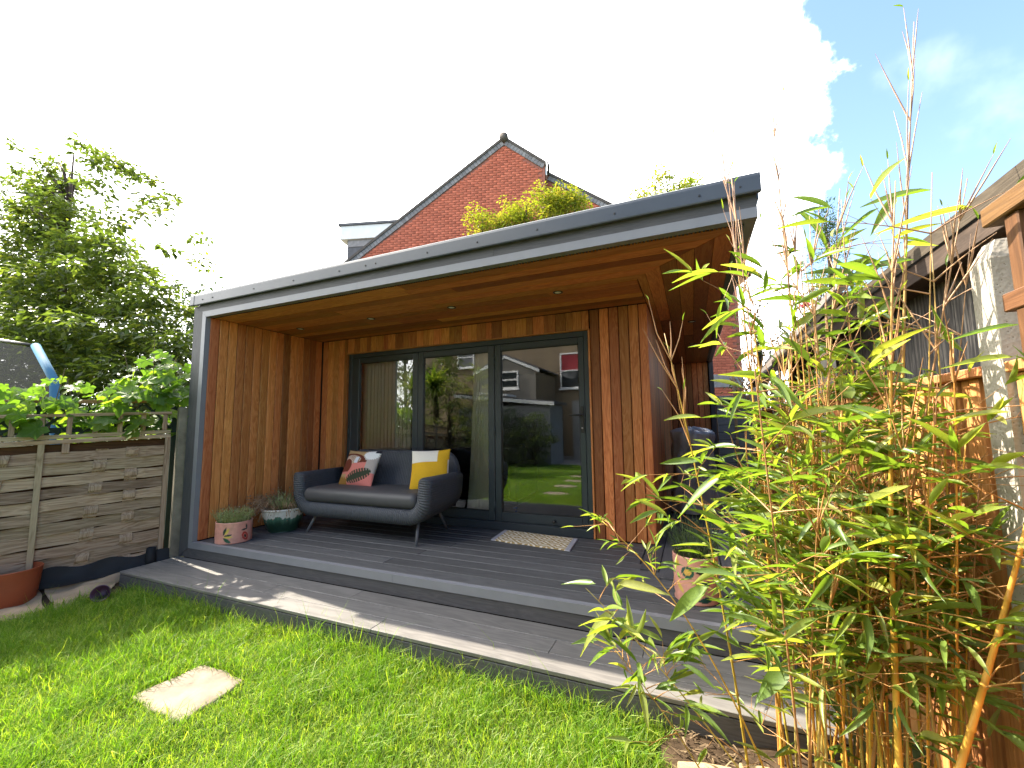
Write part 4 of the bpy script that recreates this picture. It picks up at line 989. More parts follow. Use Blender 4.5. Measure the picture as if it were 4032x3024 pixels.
# ------------------------------------------------------------------ left fence
FA = math.atan2(FU[1], FU[0])
def fpt(s, n, z): return (FP0[0] + FU[0] * s + FN[0] * n, FP0[1] + FU[1] * s + FN[1] * n, z)
def slope(s): return -0.043 * s
def fence_panel(s0, label, idx):
    t = thing('fence_panel', label, 'fence', fpt(s0, 0, G), 'woven panels of the left fence')
    Lp = 1.76; org = fpt(s0 + Lp / 2, 0, 0)
    def strip(name, mat, sa, sb, za, zb, th, nfun, lap=0.0, ragged=0.0, seg=11):
        sm = (sa + sb) / 2; o = np.array(fpt(sm, 0, (za + zb) / 2 + slope(sm))); V = []
        for i in range(seg + 1):
            s = sa + (sb - sa) * i / seg; nn = nfun(s); zz0 = za + slope(s) + ragged * math.sin(s * 13 + za * 50); zz1 = zb + slope(s) + ragged * math.sin(s * 9 + zb * 70)
            for (dn, z) in ((th / 2 + lap, zz0), (th / 2, zz1), (-th / 2, zz1), (-th / 2 + lap, zz0)):
                # local axes: x along the fence, y = away from the garden, z up
                V.append((s - sm, -(nn + dn) if False else (nn + dn), z - o[2]))
        F = [(i * 4 + j, i * 4 + (j + 1) % 4, (i + 1) * 4 + (j + 1) % 4, (i + 1) * 4 + j) for i in range(seg) for j in range(4)] + [(3, 2, 1, 0), tuple(seg * 4 + q for q in range(4))]
        me = mk(name, V, F, mat)
        return meshobj(name, me, t, tuple(o), (0, 0, FA))
    zr = -0.17; rows = 11; hgt = 1.155 / rows
    for r in range(rows):
        za = zr + r * hgt; ph = math.pi * (r % 2)
        strip('slat', M['weath'], s0 + 0.03, s0 + Lp - 0.02, za + 0.002, za + hgt + random.uniform(-0.016, 0.004), 0.007, lambda s, ph=ph: 0.004 + 0.013 * math.sin(math.pi * (s - s0) / 0.30 + ph), lap=0.009, ragged=0.007)
    for sw in (0.29, 0.55, 1.20, 1.50):
        wv = [fpt(s0 + sw + 0.02 * k, 0, 0) for k in range(2)]
        seg = rows * 3; lean = random.uniform(-0.20, 0.02); base = s0 + sw
        V = []; o = np.array(fpt(base, 0, 0.4))
        for i in range(seg + 1):
            v = i / seg; z = zr + 1.155 * v; row = v * rows
            nn = 0.004 + 0.028 * max(-1.0, min(1.0, 2.2 * math.cos(math.pi * (row - 0.5) + (0 if (sw / 0.3) % 2 < 1 else math.pi)))) ; sc = base + lean * (v - 0.5)
            for (ds, dn) in ((-0.045, 0.003), (0.045, 0.003), (0.045, -0.003), (-0.045, -0.003)):
                V.append((sc + ds - base, nn + dn, z + slope(base) - o[2]))
        F = [(i * 4 + j, i * 4 + (j + 1) % 4, (i + 1) * 4 + (j + 1) % 4, (i + 1) * 4 + j) for i in range(seg) for j in range(4)] + [(3, 2, 1, 0), tuple(seg * 4 + q for q in range(4))]
        meshobj('weaver', mk('weaver', V, F, M['weathZ']), t, tuple(o), (0, 0, FA))
    boxc('backing_board', M['backing'], t, fpt(s0 + Lp / 2, -0.050, 0.44 + slope(s0 + Lp / 2)), (Lp - 0.01, 0.012, 1.22), 0.002, (0, 0.043, FA))
    for sb in (s0 + 0.022, s0 + 0.90, s0 + Lp - 0.025):
        o = np.array(fpt(sb, 0.028, 0.46 + slope(sb))); boxc('stile', M['weathZ'], t, o, (0.042, 0.026, 1.235), 0.003, (0, 0, FA))
    o = np.array(fpt(s0 + 1.05 - 0.3, 0.026, 1.03 + slope(s0 + 1.05))); boxc('block', M['weathZ'], t, o, (0.05, 0.02, 0.10), 0.003, (0, 0, FA))
    tilt = 0.043
    def rail(name, z, h, w, off, mat): 
        sm = s0 + Lp / 2; return boxc(name, mat, t, fpt(sm, off, z + slope(sm)), (Lp, w, h), 0.004, (0, tilt, FA))
    rail('rail', 1.075, 0.038, 0.034, 0.026, M['weath']); rail('rail', 1.118, 0.036, 0.046, 0.004, M['weath']); rail('rail', 1.315, 0.028, 0.050, 0.004, M['weath'])
    q = s0 + 0.05
    while q < s0 + Lp:
        boxc('baluster', M['weathZ'], t, fpt(q, 0.004, 1.219 + slope(q)), (0.036, 0.026, 0.162), 0.003, (0, 0, FA)); q += 0.172
    return t
ord_ = ['nearest the garden room', 'second from the garden room', 'third from the garden room', 'fourth from the garden room', 'last towards the house']
for i in range(5):
    fence_panel(0.07 + i * 1.90, 'weathered grey woven fence panel, ' + ord_[i], i)
    t = boxc('concrete_post', M['moss'], None, fpt((0.005 if i else -0.03) + i * 1.90, -0.01 if i else 0.028, 0.50 + slope(i * 1.9)), (0.10, 0.10, 1.74), 0.008, (0, 0, FA))
    tag(t, 'grey concrete fence post ' + ['between the woven fence and the garden room', 'one panel along the woven fence', 'two panels along the woven fence', 'three panels along the woven fence', 'four panels along the woven fence'][i], 'fence post', 'posts of the left fence')
# neighbour's green diamond trellis with a tan top rail, just behind
tr = thing('trellis', 'dark green diamond trellis with a tan top rail behind the woven fence', 'trellis', fpt(1.0, -0.16, G))
for s in (0.02, 1.0, 2.0): boxc('trellis_post', M['greentrellis'], tr, fpt(s, -0.16, 0.53), (0.045, 0.045, 1.70), 0.003, (0, 0, FA))
boxc('top_rail', M['tanrail'], tr, fpt(1.0, -0.155, 1.405), (2.2, 0.05, 0.035), 0.004, (0, 0.043, FA))
boxc('bottom_rail', M['greentrellis'], tr, fpt(1.0, -0.16, 1.135), (2.2, 0.035, 0.05), 0.003, (0, 0.043, FA))
for k in range(15):
    s = -0.1 + k * 0.155
    for sg, dn in ((1, -0.150), (-1, -0.168)):
        boxc('lattice_strip', M['greentrellis'], tr, fpt(s + 0.08, dn, 1.265 + slope(s)), (0.40, 0.010, 0.026), 0.001, (0, sg * 0.80, FA))
# grape vine over the fence
vine = thing('grape_vine', 'grape vine with large lime green leaves climbing over the left fence', 'vine', fpt(0.5, -0.22, G))
VO = fpt(0.5, -0.22, G)
def vine_leaf_mesh(seed):
    r_ = random.Random(seed); out = []
    lobes = [(0.0, 1.0), (0.62, 0.62), (1.05, 0.88), (1.62, 0.55), (2.15, 0.66), (2.75, 0.40), (3.0, 0.15)]
    prof = lobes + [(-a, r) for a, r in lobes[::-1][0:]][0:-1]
    A = [l[0] for l in lobes] + [-l[0] for l in lobes[::-1] if l[0] > 0]; R_ = [l[1] for l in lobes] + [l[1] for l in lobes[::-1] if l[0] > 0]
    aa, rr = [], []
    for i in range(len(A)):
        a0, r0 = A[i], R_[i]; a1, r1 = A[(i + 1) % len(A)], R_[(i + 1) % len(A)]
        if i == len(A) - 1: a1 = 0
        aa += [a0, (a0 + a1) / 2 if abs(a1 - a0) < 3 else math.pi]; rr += [r0 * r_.uniform(0.94, 1.06), (r0 + r1) / 2 * r_.uniform(0.90, 1.0)]
    V = [(0, 0, 0)]
    for a, r in zip(aa, rr):
        x, y = r * math.cos(a), r * math.sin(a); V.append((x, y, -0.16 * r * r + 0.10 * abs(y) + 0.06 * math.sin(5 * a + seed)))
    n = len(aa); F = [(0, 1 + i, 1 + (i + 1) % n) for i in range(n)]
    return mk('leaf', V, F, M['vineleaf'], False)
VL = [vine_leaf_mesh(k) for k in range(5)]
def top_of(s):
    pts = [(-0.15, 1.80), (0.02, 1.90), (0.10, 1.86), (0.22, 1.98), (0.35, 1.90), (0.50, 1.62), (0.62, 1.50), (0.80, 1.60), (0.95, 1.66), (1.10, 1.52), (1.35, 1.56), (1.9, 1.5)]
    return float(np.interp(s, [p[0] for p in pts], [p[1] for p in pts]))
for i in range(270):
    s = random.uniform(-0.16, 1.75) if i < 220 else random.gauss(0.2, 0.12); zt = top_of(s); z0 = 1.20
    z = z0 + (zt - z0) * random.random() ** 0.85 if random.random() < 0.86 else random.uniform(1.08, 1.25)
    nn = random.uniform(-0.34, 0.09) if z > 1.32 else random.uniform(-0.30, -0.04)
    if random.random() < 0.10 and z > 1.1: nn = random.uniform(0.04, 0.11)
    p = np.array(fpt(s, nn, z)); sz = random.uniform(0.070, 0.130) * (1.15 if z < zt - 0.15 else 0.75)
    nrm = np.array([0.35, -0.55, 0.6]) + np.array([random.gauss(0, .45), random.gauss(0, .45), random.gauss(0, .35)])
    axis = np.array([random.gauss(0, .6), random.gauss(0, .6), -0.7]); Rm = rot_to(axis - nrm * (axis @ nrm) / (nrm @ nrm), nrm)
    mm = Matrix(Rm.tolist()).to_euler()
    lf = meshobj('leaf', VL[i % 5], vine, tuple(p), mm); lf.scale = (sz, sz, sz)
sb = MB()
for (s, zt, ds) in ((0.08, 1.84, -0.05), (0.20, 2.12, 0.05), (0.28, 1.95, 0.2), (0.45, 1.70, -0.25), (0.75, 1.62, 0.1), (0.95, 1.72, -0.08), (1.2, 1.5, 0.1), (0.3, 1.9, -0.25)):
    a = np.array(fpt(s, -0.22, 1.0)); b = np.array(fpt(s + ds * 0.5, -0.12, (1.1 + zt) / 2)); c = np.array(fpt(s + ds, -0.05, zt))
    sb.tube([a, b, c], [0.006, 0.004, 0.002], 6)
sb.build('stem', M['twig'], vine, VO, True)
MB().tube([fpt(0.5, -0.25, G), fpt(0.45, -0.24, 0.4), fpt(0.5, -0.22, 1.05)], [0.022, 0.018, 0.012], 8).build('trunk', M['bark'], vine, VO, True)

# ------------------------------------------------------------------ things at the foot of the fence
def ghz(x, y):
    v = ((np.array([x, y]) - FP0) @ FN + 0.05) / 0.56
    return G - 0.004 + (0.10 * (1 - v) ** 1.5 if 0 <= v < 1 else (0.10 if v < 0 else 0.0))
def sheet_thing(name, label, cat, quad, mat, lift, wave, seed, n=14):
    r_ = random.Random(seed); q = [np.array(p) for p in quad]; ph = [r_.uniform(0, 6) for _ in range(6)]; V = []
    for j in range(n + 1):
        for i in range(n + 1):
            u, v = i / n, j / n; p = (1 - u) * (1 - v) * q[0] + u * (1 - v) * q[1] + u * v * q[2] + (1 - u) * v * q[3]
            p = p + np.array([math.sin(9 * v + ph[0]), math.sin(8 * u + ph[1])]) * 0.012
            z = ghz(*p) + lift + wave * (math.sin(7 * u + 3 * v + ph[2]) + 0.6 * math.sin(15 * u - 9 * v + ph[3])) * 0.5
            V.append((p[0], p[1], max(z, ghz(*p) + 0.004)))
    m0 = len(V); V += [(a, b, c - 0.006) for a, b, c in V]; F = []
    for j in range(n):
        for i in range(n):
            k = (j * (n + 1) + i, j * (n + 1) + i + 1, (j + 1) * (n + 1) + i + 1, (j + 1) * (n + 1) + i); F.append(k); F.append(tuple(m0 + w for w in k[::-1]))
    rim = [i for i in range(n + 1)] + [j * (n + 1) + n for j in range(1, n + 1)] + [n * (n + 1) + i for i in range(n - 1, -1, -1)] + [j * (n + 1) for j in range(n - 1, 0, -1)]
    F += [(rim[k], m0 + rim[k], m0 + rim[(k + 1) % len(rim)], rim[(k + 1) % len(rim)]) for k in range(len(rim))]
    c = np.array([*sum(q) / 4, G]); return tag(meshobj(name, mk(name, np.array(V) - c, F, mat, False), None, tuple(c)), label, cat)
sheet_thing('cardboard_sheet', 'crumpled tan cardboard sheet lying between the terracotta planter and the step', 'cardboard', [(-0.36, -0.84), (0.17, -0.95), (0.02, -0.50), (-0.22, -0.36)], M['card'], 0.030, 0.036, 3, 26)
sheet_thing('cardboard_sheet', 'folded tan cardboard sheet under the terracotta planter', 'cardboard', [(-0.62, -1.20), (-0.02, -1.36), (0.16, -0.98), (-0.44, -0.86)], M['card'], 0.016, 0.018, 8, 26)
# black membrane along the fence foot
V = []; nseg = 40
for i in range(nseg + 1):
    s = -0.02 + 1.15 * i / nseg
    for (nn, z) in ((0.040, -0.085 + 0.018 * math.sin(s * 17)), (0.055 + 0.012 * math.sin(s * 23), -0.15), (0.085 + 0.02 * math.sin(s * 31), -0.20), (0.15 + 0.02 * math.sin(s * 19), -0.222)):
        V.append(fpt(s, nn, z))
F = [(i * 4 + j, i * 4 + j + 1, (i + 1) * 4 + j + 1, (i + 1) * 4 + j) for i in range(nseg) for j in range(3)]
c = np.array(fpt(0.5, 0.1, G)); tag(meshobj('plastic_membrane', mk('plastic_membrane', np.array(V) - c, F, M['blackplastic'], True), None, tuple(c)), 'black plastic membrane tucked along the foot of the woven fence', 'membrane')
tu = thing('drain_pipe', 'short upright black pipe offcut at the foot of the woven fence', 'pipe', (-0.14, -0.17, -0.24))
MB().lathe([(0.050, 0.0), (0.046, 0.10), (0.036, 0.20), (0.031, 0.20), (0.034, 0.10), (0.030, 0.02)], (-0.14, -0.17, -0.24), 20).build('pipe_wall', M['blackplastic'], tu, (-0.14, -0.17, -0.24), True)
tp = thing('planter', 'large round terracotta-coloured planter at the left edge', 'planter', (-0.350, -1.055, -0.292))
po = (-0.350, -1.055, -0.292)
MB().lathe([(0.150, 0.0), (0.157, 0.004), (0.172, 0.15), (0.184, 0.282), (0.186, 0.288), (0.180, 0.291), (0.176, 0.286), (0.164, 0.15), (0.150, 0.03), (0.001, 0.025)], po, 48).build('wall', M['terracotta'], tp, po, True)
sp_ = thing('nursery_pot', 'small dark purple plastic pot lying on its side by the step', 'plant pot', (0.20, -0.665, -0.25))
pb = MB(); pb.lathe([(0.040, 0.0), (0.045, 0.002), (0.062, 0.085), (0.066, 0.085), (0.066, 0.094), (0.060, 0.094), (0.043, 0.006), (0.001, 0.005)], (0, 0, 0), 24)
Rr = np.array(Euler((math.radians(78), 0, math.radians(52))).to_matrix()); pb.V = [tuple(Rr @ np.array(v) + np.array((0.20, -0.665, -0.25))) for v in pb.V]
pb.build('wall', M['purple'], sp_, (0.20, -0.665, -0.25), True)

# ------------------------------------------------------------------ big tree beyond the left fence
TC = np.array([-6.8, 1.25])
def limbs(base, spec, mat, parent, org):
    b = MB()
    for path, rad in spec: b.tube(path, rad, 9)
    return b.build('trunk', mat, parent, org, True)
def tree(name, label, base, prof, nclump, per, leaf, mat, rclump, trunk_r, seed, xlim=None, ysc=0.85, flat=0.55, group=None, droop=0.25, aspect=0.5, cat='tree', extra=0.0, blobs=None):
    r_ = random.Random(seed); t = thing(name, label, cat, (base[0], base[1], G), group); org = (base[0], base[1], G)
    zs = [p[0] for p in prof]; rs = [p[1] for p in prof]; C, R_ = [], []
    if blobs:       # boughs of different sizes with gaps between them
        wts = [b[3] ** 1.6 * b[4] ** 0.6 for b in blobs]; tw = sum(wts)
        for b, w in zip(blobs, wts):
            for _ in range(int(nclump * w / tw) + 3):
                d = unit(1)[0] * r_.random() ** 0.42; q = (b[0] + d[0] * b[3], b[1] + d[1] * b[3] * 0.7, b[2] + d[2] * b[4])
                if xlim is not None and q[0] > xlim: continue
                C.append(q); R_.append(rclump * r_.uniform(0.45, 1.1))
    while not blobs and len(C) < nclump:
        z = r_.uniform(zs[0], zs[-1]); rr = float(np.interp(z, zs, rs))
        if r_.random() > (rr / max(rs)) ** 0.9 + 0.06: continue
        a = r_.uniform(0, 2 * math.pi); q = rr * (r_.random() ** 0.42) * (1 + 0.14 * math.sin(3 * a + z * 1.7))
        x, y = base[0] + q * math.cos(a), base[1] + q * ysc * math.sin(a)
        if xlim is not None and x > xlim: continue
        C.append((x, y, z)); R_.append(rclump * r_.uniform(0.6, 1.3))
    for _ in range(int(nclump * extra)):       # sprays reaching out of the crown, and a second leader
        if r_.random() < 0.6:
            z = r_.uniform(zs[0] + 0.5, zs[-1] - 0.5); a = r_.uniform(-0.6, 0.6); q = float(np.interp(z, zs, rs)) * r_.uniform(0.95, 1.22)
            x, y = base[0] + q * math.cos(a), base[1] + q * ysc * math.sin(a)
        else:
            z = r_.uniform(zs[-1] * 0.62, zs[-1] * 1.02); x, y = base[0] - 1.5 + r_.gauss(0, 0.6), base[1] + r_.gauss(0, 0.3)
        if xlim is not None and x > xlim: continue
        C.append((x, y, z)); R_.append(rclump * r_.uniform(0.35, 0.7))
    C = np.array(C); R_ = np.array(R_)
    spec = [([(base[0], base[1], G), (base[0] + 0.06, base[1], zs[0]), (base[0] - 0.05, base[1] + 0.05, (zs[0] + zs[-1]) / 2), (base[0], base[1], zs[-1] - 0.3)], [trunk_r, trunk_r * 0.8, trunk_r * 0.4, 0.012])]
    for k in range(min(46, nclump)):
        c = C[k]; z0 = max(zs[0] * 0.55, c[2] - 0.9 - 0.3 * r_.random()); p0 = np.array([base[0], base[1], z0]); mid = (p0 + c) / 2 + np.array([0, 0, 0.18])
        spec.append(([p0, mid, c], [trunk_r * 0.26, trunk_r * 0.15, 0.006]))
    limbs(base, spec, M['bark'], t, org)
    crown('crown', mat, t, org, C, R_, per, leaf, flat, droop, aspect)
    return t
tree('broadleaf_tree', 'large leafy green tree rising beyond the left fence', TC, [(0.9, 3.7), (2.0, 4.4), (3.0, 4.4), (4.0, 3.5), (5.0, 2.9), (5.8, 2.3), (6.4, 1.6), (6.9, 0.9), (7.3, 0.2)], 900, 56, 0.118, M['treeleaf'], 0.42, 0.15, 3, xlim=-0.95, flat=0.5, ysc=0.5, extra=0.06,
     blobs=[(-7.4, 1.25, 6.5, .45, .95), (-8.9, 1.3, 6.0, .8, .95), (-6.7, 1.2, 5.3, 1.0, .6), (-8.0, 1.3, 4.6, 1.6, .9), (-5.4, 1.2, 4.55, .95, .38), (-4.5, 1.2, 4.0, .85, .32), (-6.2, 1.2, 3.7, 1.5, .75), (-3.6, 1.2, 3.35, .95, .36), (-5.0, 1.1, 2.7, 1.6, .7), (-3.0, 1.3, 2.55, 1.0, .45), (-7.5, 1.2, 2.7, 2.0, 1.0), (-3.5, 1.3, 1.6, 1.5, .8), (-6.0, 1.2, 1.5, 2.1, .7), (-9.5, 1.3, 3.5, 1.6, 1.4)])
tree('background_tree', 'darker tree standing far behind the large leafy tree', (-9.0, 5.2), [(0.6, 2.3), (2.0, 3.0), (4.0, 2.5), (5.6, 0.4)], 110, 60, 0.16, M['darkleaf'], 0.75, 0.18, 5)
tree('background_shrub', 'dense shrub low behind the grape vine and trampoline', (-3.2, 3.6), [(-0.1, 1.6), (0.9, 2.0), (1.9, 1.5), (2.5, 0.3)], 90, 60, 0.10, M['treeleaf'], 0.50, 0.08, 6, cat='shrub')
# trampoline: blue padded pole and black safety net
tm = thing('trampoline', 'trampoline with blue padded pole and black safety net beyond the left fence', 'trampoline', (-2.9, -0.3, G))
to_ = (-2.9, -0.3, G)
MB().tube([(-1.55, -0.3, G), (-1.95, -0.3, 0.9), (-2.13, -0.3, 1.74), (-2.72, -0.3, 2.22)], 0.045, 10).build('padded_pole', M['bluefoam'], tm, to_, True)
MB().tube([(-2.72, -0.3, 2.22), (-3.9, -0.3, 2.41), (-5.2, -0.25, 2.42)], 0.02, 8).build('top_tube', M['black'], tm, to_, True)
meshobj('net', mk('net', [(-1.75, -0.31, 0.35), (-2.10, -0.31, 1.70), (-2.70, -0.31, 2.19), (-3.9, -0.31, 2.38), (-5.2, -0.26, 2.39), (-5.2, -0.26, 0.35)], [(0, 1, 2, 3, 4, 5)], M['net']), tm, (0, 0, 0))
MB().tube([(-1.6, -0.3, 0.32), (-5.2, -0.26, 0.32)], 0.03, 8).build('frame_tube', M['steel'], tm, to_, True)

# ------------------------------------------------------------------ red-brick house behind
PH = math.radians(17); HU = np.array([math.cos(PH), math.sin(PH)]); HN = np.array([math.sin(PH), -math.cos(PH)])    # along the wall, towards the camera
HP = np.array([0.17, 7.97])
def hpt(u, n, z): return (HP[0] + HU[0] * u + HN[0] * n, HP[1] + HU[1] * u + HN[1] * n, z)
house = thing('brick_house', 'red brick house with a pointed gable rising behind the garden room', 'house', hpt(0, 0, G))
HO = hpt(0, 0, G)
APZ = 9.66
def roofline(u):
    if u <= 1.2: return APZ - 0.735 * abs(u)
    return 8.70 - 0.615 * (u - 1.275)
def hprism(name, mat, poly, n0, n1, parent=house):
    """poly in (u, z), extruded from n0 (back) to n1 (front)"""
    k = len(poly); c = np.array(hpt(sum(p[0] for p in poly) / k, n1, sum(p[1] for p in poly) / k))
    cu = sum(p[0] for p in poly) / k; cz = c[2]
    V = [(p[0] - cu, 0.0, p[1] - cz) for p in poly] + [(p[0] - cu, n1 - n0, p[1] - cz) for p in poly]
    F = [list(range(k)), list(range(k, 2 * k))[::-1]] + [[(i + 1) % k, i, k + i, k + (i + 1) % k] for i in range(k)]
    return meshobj(name, mk(name, V, F, mat), parent, tuple(c), (0, 0, PH))
SB_ = -0.42     # right-hand wing stands back
hprism('wall', M['mortar'], [(-8.5, G), (1.2, G), (1.2, roofline(1.2)), (0, APZ), (-8.5, roofline(-8.5))], -7.0, 0.0)
hprism('wall', M['mortar'], [(1.201, G), (6.50, G), (6.50, roofline(6.5)), (1.201, 8.745)], -7.0, SB_)
# bricks: stretcher bond, proud of the mortar
BL, BH, MJ = 0.215, 0.065, 0.010
bricks = []
for row in range(int((APZ + 0.2) / 0.075)):
    z = row * 0.075; off = 0.1125 * (row % 2)
    for kx in range(-40, 32):
        u = kx * 0.225 + off; front = 0.0
        if u + BL > 1.2 and u < 1.2: continue
        if u > 1.2: front = SB_
        if z + BH > min(roofline(u + 0.02), roofline(u + BL - 0.02)) - 0.12: continue
        if u > 6.27: continue
        P = np.array(hpt(u + BL / 2, front, z + BH / 2)); px, py, dz = pix(P)
        line = (637 - (px * 2212 - 417) * 0.2174) / 1659
        vis = py < line + 0.02 and px < 0.75 and px > 0.28
        if px > 0.69 and 0.33 < py < 0.52 and u > 4.9: vis = True
        if not vis: continue
        bricks.append((u, front, z, dz))
bricks.sort(key=lambda b: b[3])
bme = mk('brick', *cbox(BL, 0.016, BH, 0.002), M['brick'])
for (u, fr_, z, _) in bricks[:290]: meshobj('brick', bme, house, hpt(u + BL / 2, fr_ + 0.004, z + BH / 2), (0, 0, PH))
TVb, TFb = cbox(BL, 0.016, BH, 0.002)
TFq = []
for f in TFb: TFq += [(f[0], f[i], f[i + 1]) for i in range(1, len(f) - 1)]
rest = bricks[290:]; mR = np.array(Matrix.Rotation(PH, 3, 'Z'))
if rest:
    Tm = np.array([hpt(u + BL / 2, fr_ + 0.004, z + BH / 2) for (u, fr_, z, _) in rest]) - np.array(HO)
    o = meshobj('brickwork', scatter('brickwork', TVb, TFq, np.tile(mR, (len(rest), 1, 1)), Tm, M['brick'], rng.random(len(rest)) * 0.99), house, HO); o['kind'] = 'stuff'
# verge: grey headers under the tile edge
hd = mk('verge_brick', *cbox(0.102, 0.05, 0.15, 0.004), M['brickgrey'])
def verge(u0, u1, front):
    n = int(math.hypot(u1 - u0, roofline(u1 - 0.001 if u1 > u0 else u1) - roofline(u0)) / 0.108); ang = math.atan2(roofline(u1) - roofline(u0), u1 - u0)
    for i in range(n):
        f = (i + 0.5) / n; u = u0 + (u1 - u0) * f; z = roofline(u0) + (roofline(u1) - roofline(u0)) * f - 0.085
        meshobj('verge_brick', hd, house, hpt(u, front + 0.012, z), Euler((0, -ang if u1 > u0 else -ang + math.pi, PH)))
verge(-5.4, -0.03, 0.0); verge(0.03, 1.17, 0.0); verge(1.29, 4.6, SB_)
def slab_roof(name, u0, z0, u1, z1, n0, n1, th, mat):
    return hprism(name, mat, [(u0, z0), (u1, z1), (u1, z1 + th), (u0, z0 + th)], n0, n1)
slab_roof('roof', -8.7, roofline(-8.7) + 0.0, 0.0, APZ, -7.0, 0.06, 0.09, M['tile']); slab_roof('roof', 0.0, APZ, 1.24, roofline(1.2) - 0.03, -7.0, 0.06, 0.09, M['tile']); slab_roof('roof', 1.24, 8.72, 6.9, roofline(6.9), -7.0, SB_ + 0.06, 0.09, M['tile'])
rt = MB(); rt.tube([(0, -0.12, 0), (0, 7.0, 0)], 0.13, 12); rt.V = [(v[0], v[1], v[2]) for v in rt.V]
meshobj('ridge_tile', mk('ridge_tile', rt.V, rt.F, M['tile'], True), house, hpt(0, 0.0, APZ + 0.04), (0, 0, PH))
hprism('barge_board', M['white'], [(1.215, 8.78), (1.255, 8.76), (1.255, 8.45), (1.215, 8.47)], SB_ + 0.02, -0.02)
hprism('drip_edge', M['slate'], [(1.262, 8.86), (1.30, 8.84), (1.34, 8.72), (1.28, 8.72)], SB_ - 0.3, 0.03)
hprism('string_course', M['brickgrey'], [(3.0, 2.12), (6.5, 2.12), (6.5, 2.48), (3.0, 2.48)], SB_, SB_ + 0.025)
# dormer at the left, standing back on the roof slope
dm = part('dormer', house, hpt(-5.4, -1.0, 6.0))
def hbox(name, mat, u0, u1, n0, n1, z0, z1, parent): 
    c = hpt((u0 + u1) / 2, (n0 + n1) / 2, (z0 + z1) / 2); return boxc(name, mat, parent, c, (u1 - u0, abs(n1 - n0), z1 - z0), 0.006, (0, 0, PH))
hbox('dormer_cheek', M['slate'], -5.42, -2.6, -1.75, -1.05, 5.0, 7.34, dm)
hbox('lead_flashing', M['brickgrey'], -5.40, -2.7, -1.048, -1.03, 7.10, 7.34, dm)
hbox('fascia_board', M['white'], -5.63, -2.5, -1.80, -0.96, 7.345, 7.80, dm)
hbox('dormer_roof', M['slate'], -5.70, -2.4, -1.85, -0.92, 7.805, 7.89, dm)
hbox('gutter', M['slate'], -5.82, -5.64, -1.8, -1.3, 7.50, 7.60, dm)

# trees between the garden room and the house
def bush_row(name, label, x0, x1, y, z0, z1, nC, mat, leaf, seed, trunk=True):
    r_ = random.Random(seed); t = thing(name, label, 'tree', ((x0 + x1) / 2, y, G)); org = ((x0 + x1) / 2, y, G)
    C = []
    for _ in range(nC):
        x = r_.uniform(x0, x1); f = (x - x0) / (x1 - x0); top = z1 + 0.16 * math.sin(9 * f + seed) + 0.08 * math.sin(23 * f) - 0.35 * max(0, abs(f - 0.5) - 0.36) * 4
        C.append((x, y + r_.uniform(-0.35, 0.35), z0 + (top - z0) * r_.random() ** 0.6))
    C = np.array(C)
    b = MB()
    for k in range(5):
        x = x0 + (x1 - x0) * (k + 0.5) / 5; b.tube([((x0 + x1) / 2, y, 3.5), (x, y, z0), (x + 0.05, y - 0.1, z1 - 0.15)], [0.06, 0.035, 0.012], 7)
    b.tube([((x0 + x1) / 2, y, G), ((x0 + x1) / 2, y, 3.6)], [0.11, 0.07], 8); b.build('trunk', M['bark'], t, org, True)
    crown('crown', mat, t, org, C, np.full(nC, 0.27), 85, leaf, 0.8, 0.15, 0.6); return t
bush_row('pleached_tree', 'bright lime green clipped tree top in front of the red gable', -0.42, 2.80, 7.05, 5.5, 6.98, 150, M['limeleaf'], 0.075, 2)
bush_row('pleached_tree', 'small lime green tree top above the right end of the roof', 3.98, 5.25, 7.3, 5.6, 6.85, 60, M['limeleaf'], 0.075, 4)

# ------------------------------------------------------------------ right-hand boundary
XF = 5.74
for i, yp in enumerate((-1.03, 0.80, 2.63, 4.46)):
    cp = MB(); z0, z1 = -0.35, 1.60
    prof = [(XF, -0.05), (XF + 0.10, -0.05), (XF + 0.10, 0.05), (XF, 0.05)]
    V = [(a, yp + b, z) for z in (z0, z1) for a, b in prof] + [(XF + 0.025, yp - 0.03, z1 + 0.06), (XF + 0.075, yp - 0.03, z1 + 0.06), (XF + 0.075, yp + 0.03, z1 + 0.06), (XF + 0.025, yp + 0.03, z1 + 0.06)]
    F = [(j, (j + 1) % 4, 4 + (j + 1) % 4, 4 + j) for j in range(4)] + [(4 + j, 4 + (j + 1) % 4, 8 + (j + 1) % 4, 8 + j) for j in range(4)] + [(8, 9, 10, 11), (3, 2, 1, 0)]
    o = cp.add(V, F).build('concrete_post', M['concrete'], None, (XF + 0.05, yp, G))
    tag(o, ['pale concrete fence post at the right edge behind the bamboo', 'pale concrete post second along the slatted fence, behind the bamboo leaves', 'pale concrete post third along the slatted fence', 'pale concrete post farthest along the slatted fence'][i], 'fence post', 'posts of the right-hand fence')
def slat_panel(y0, y1, label):
    t = thing('slat_fence', label, 'fence', (XF + 0.05, (y0 + y1) / 2, G), 'slatted fence panels on the right')
    y = y0; k = 0
    while y < y1 - 0.04:
        box('slat', M['slatnew'], t, XF + 0.022 - 0.006 * (k % 2), XF + 0.044, y, y + 0.046, -0.27, 1.262, 0.003); y += 0.0575; k += 1
    for z in (-0.10, 0.55, 1.10): box('rail', M['oak'], t, XF + 0.0445, XF + 0.085, y0, y1, z, z + 0.045, 0.003)
    box('capping', M['slatnew'], t, XF - 0.004, XF + 0.09, y0, y1, 1.2635, 1.295, 0.004)
slat_panel(-0.975, 0.745, 'orange slatted timber fence panel directly behind the bamboo')
slat_panel(0.855, 2.575, 'orange slatted timber fence panel second from the camera on the right')
slat_panel(2.685, 4.405, 'orange slatted timber fence panel farthest along the right')
slat_panel(-2.80, -1.085, 'orange slatted timber fence panel nearest the camera on the right')
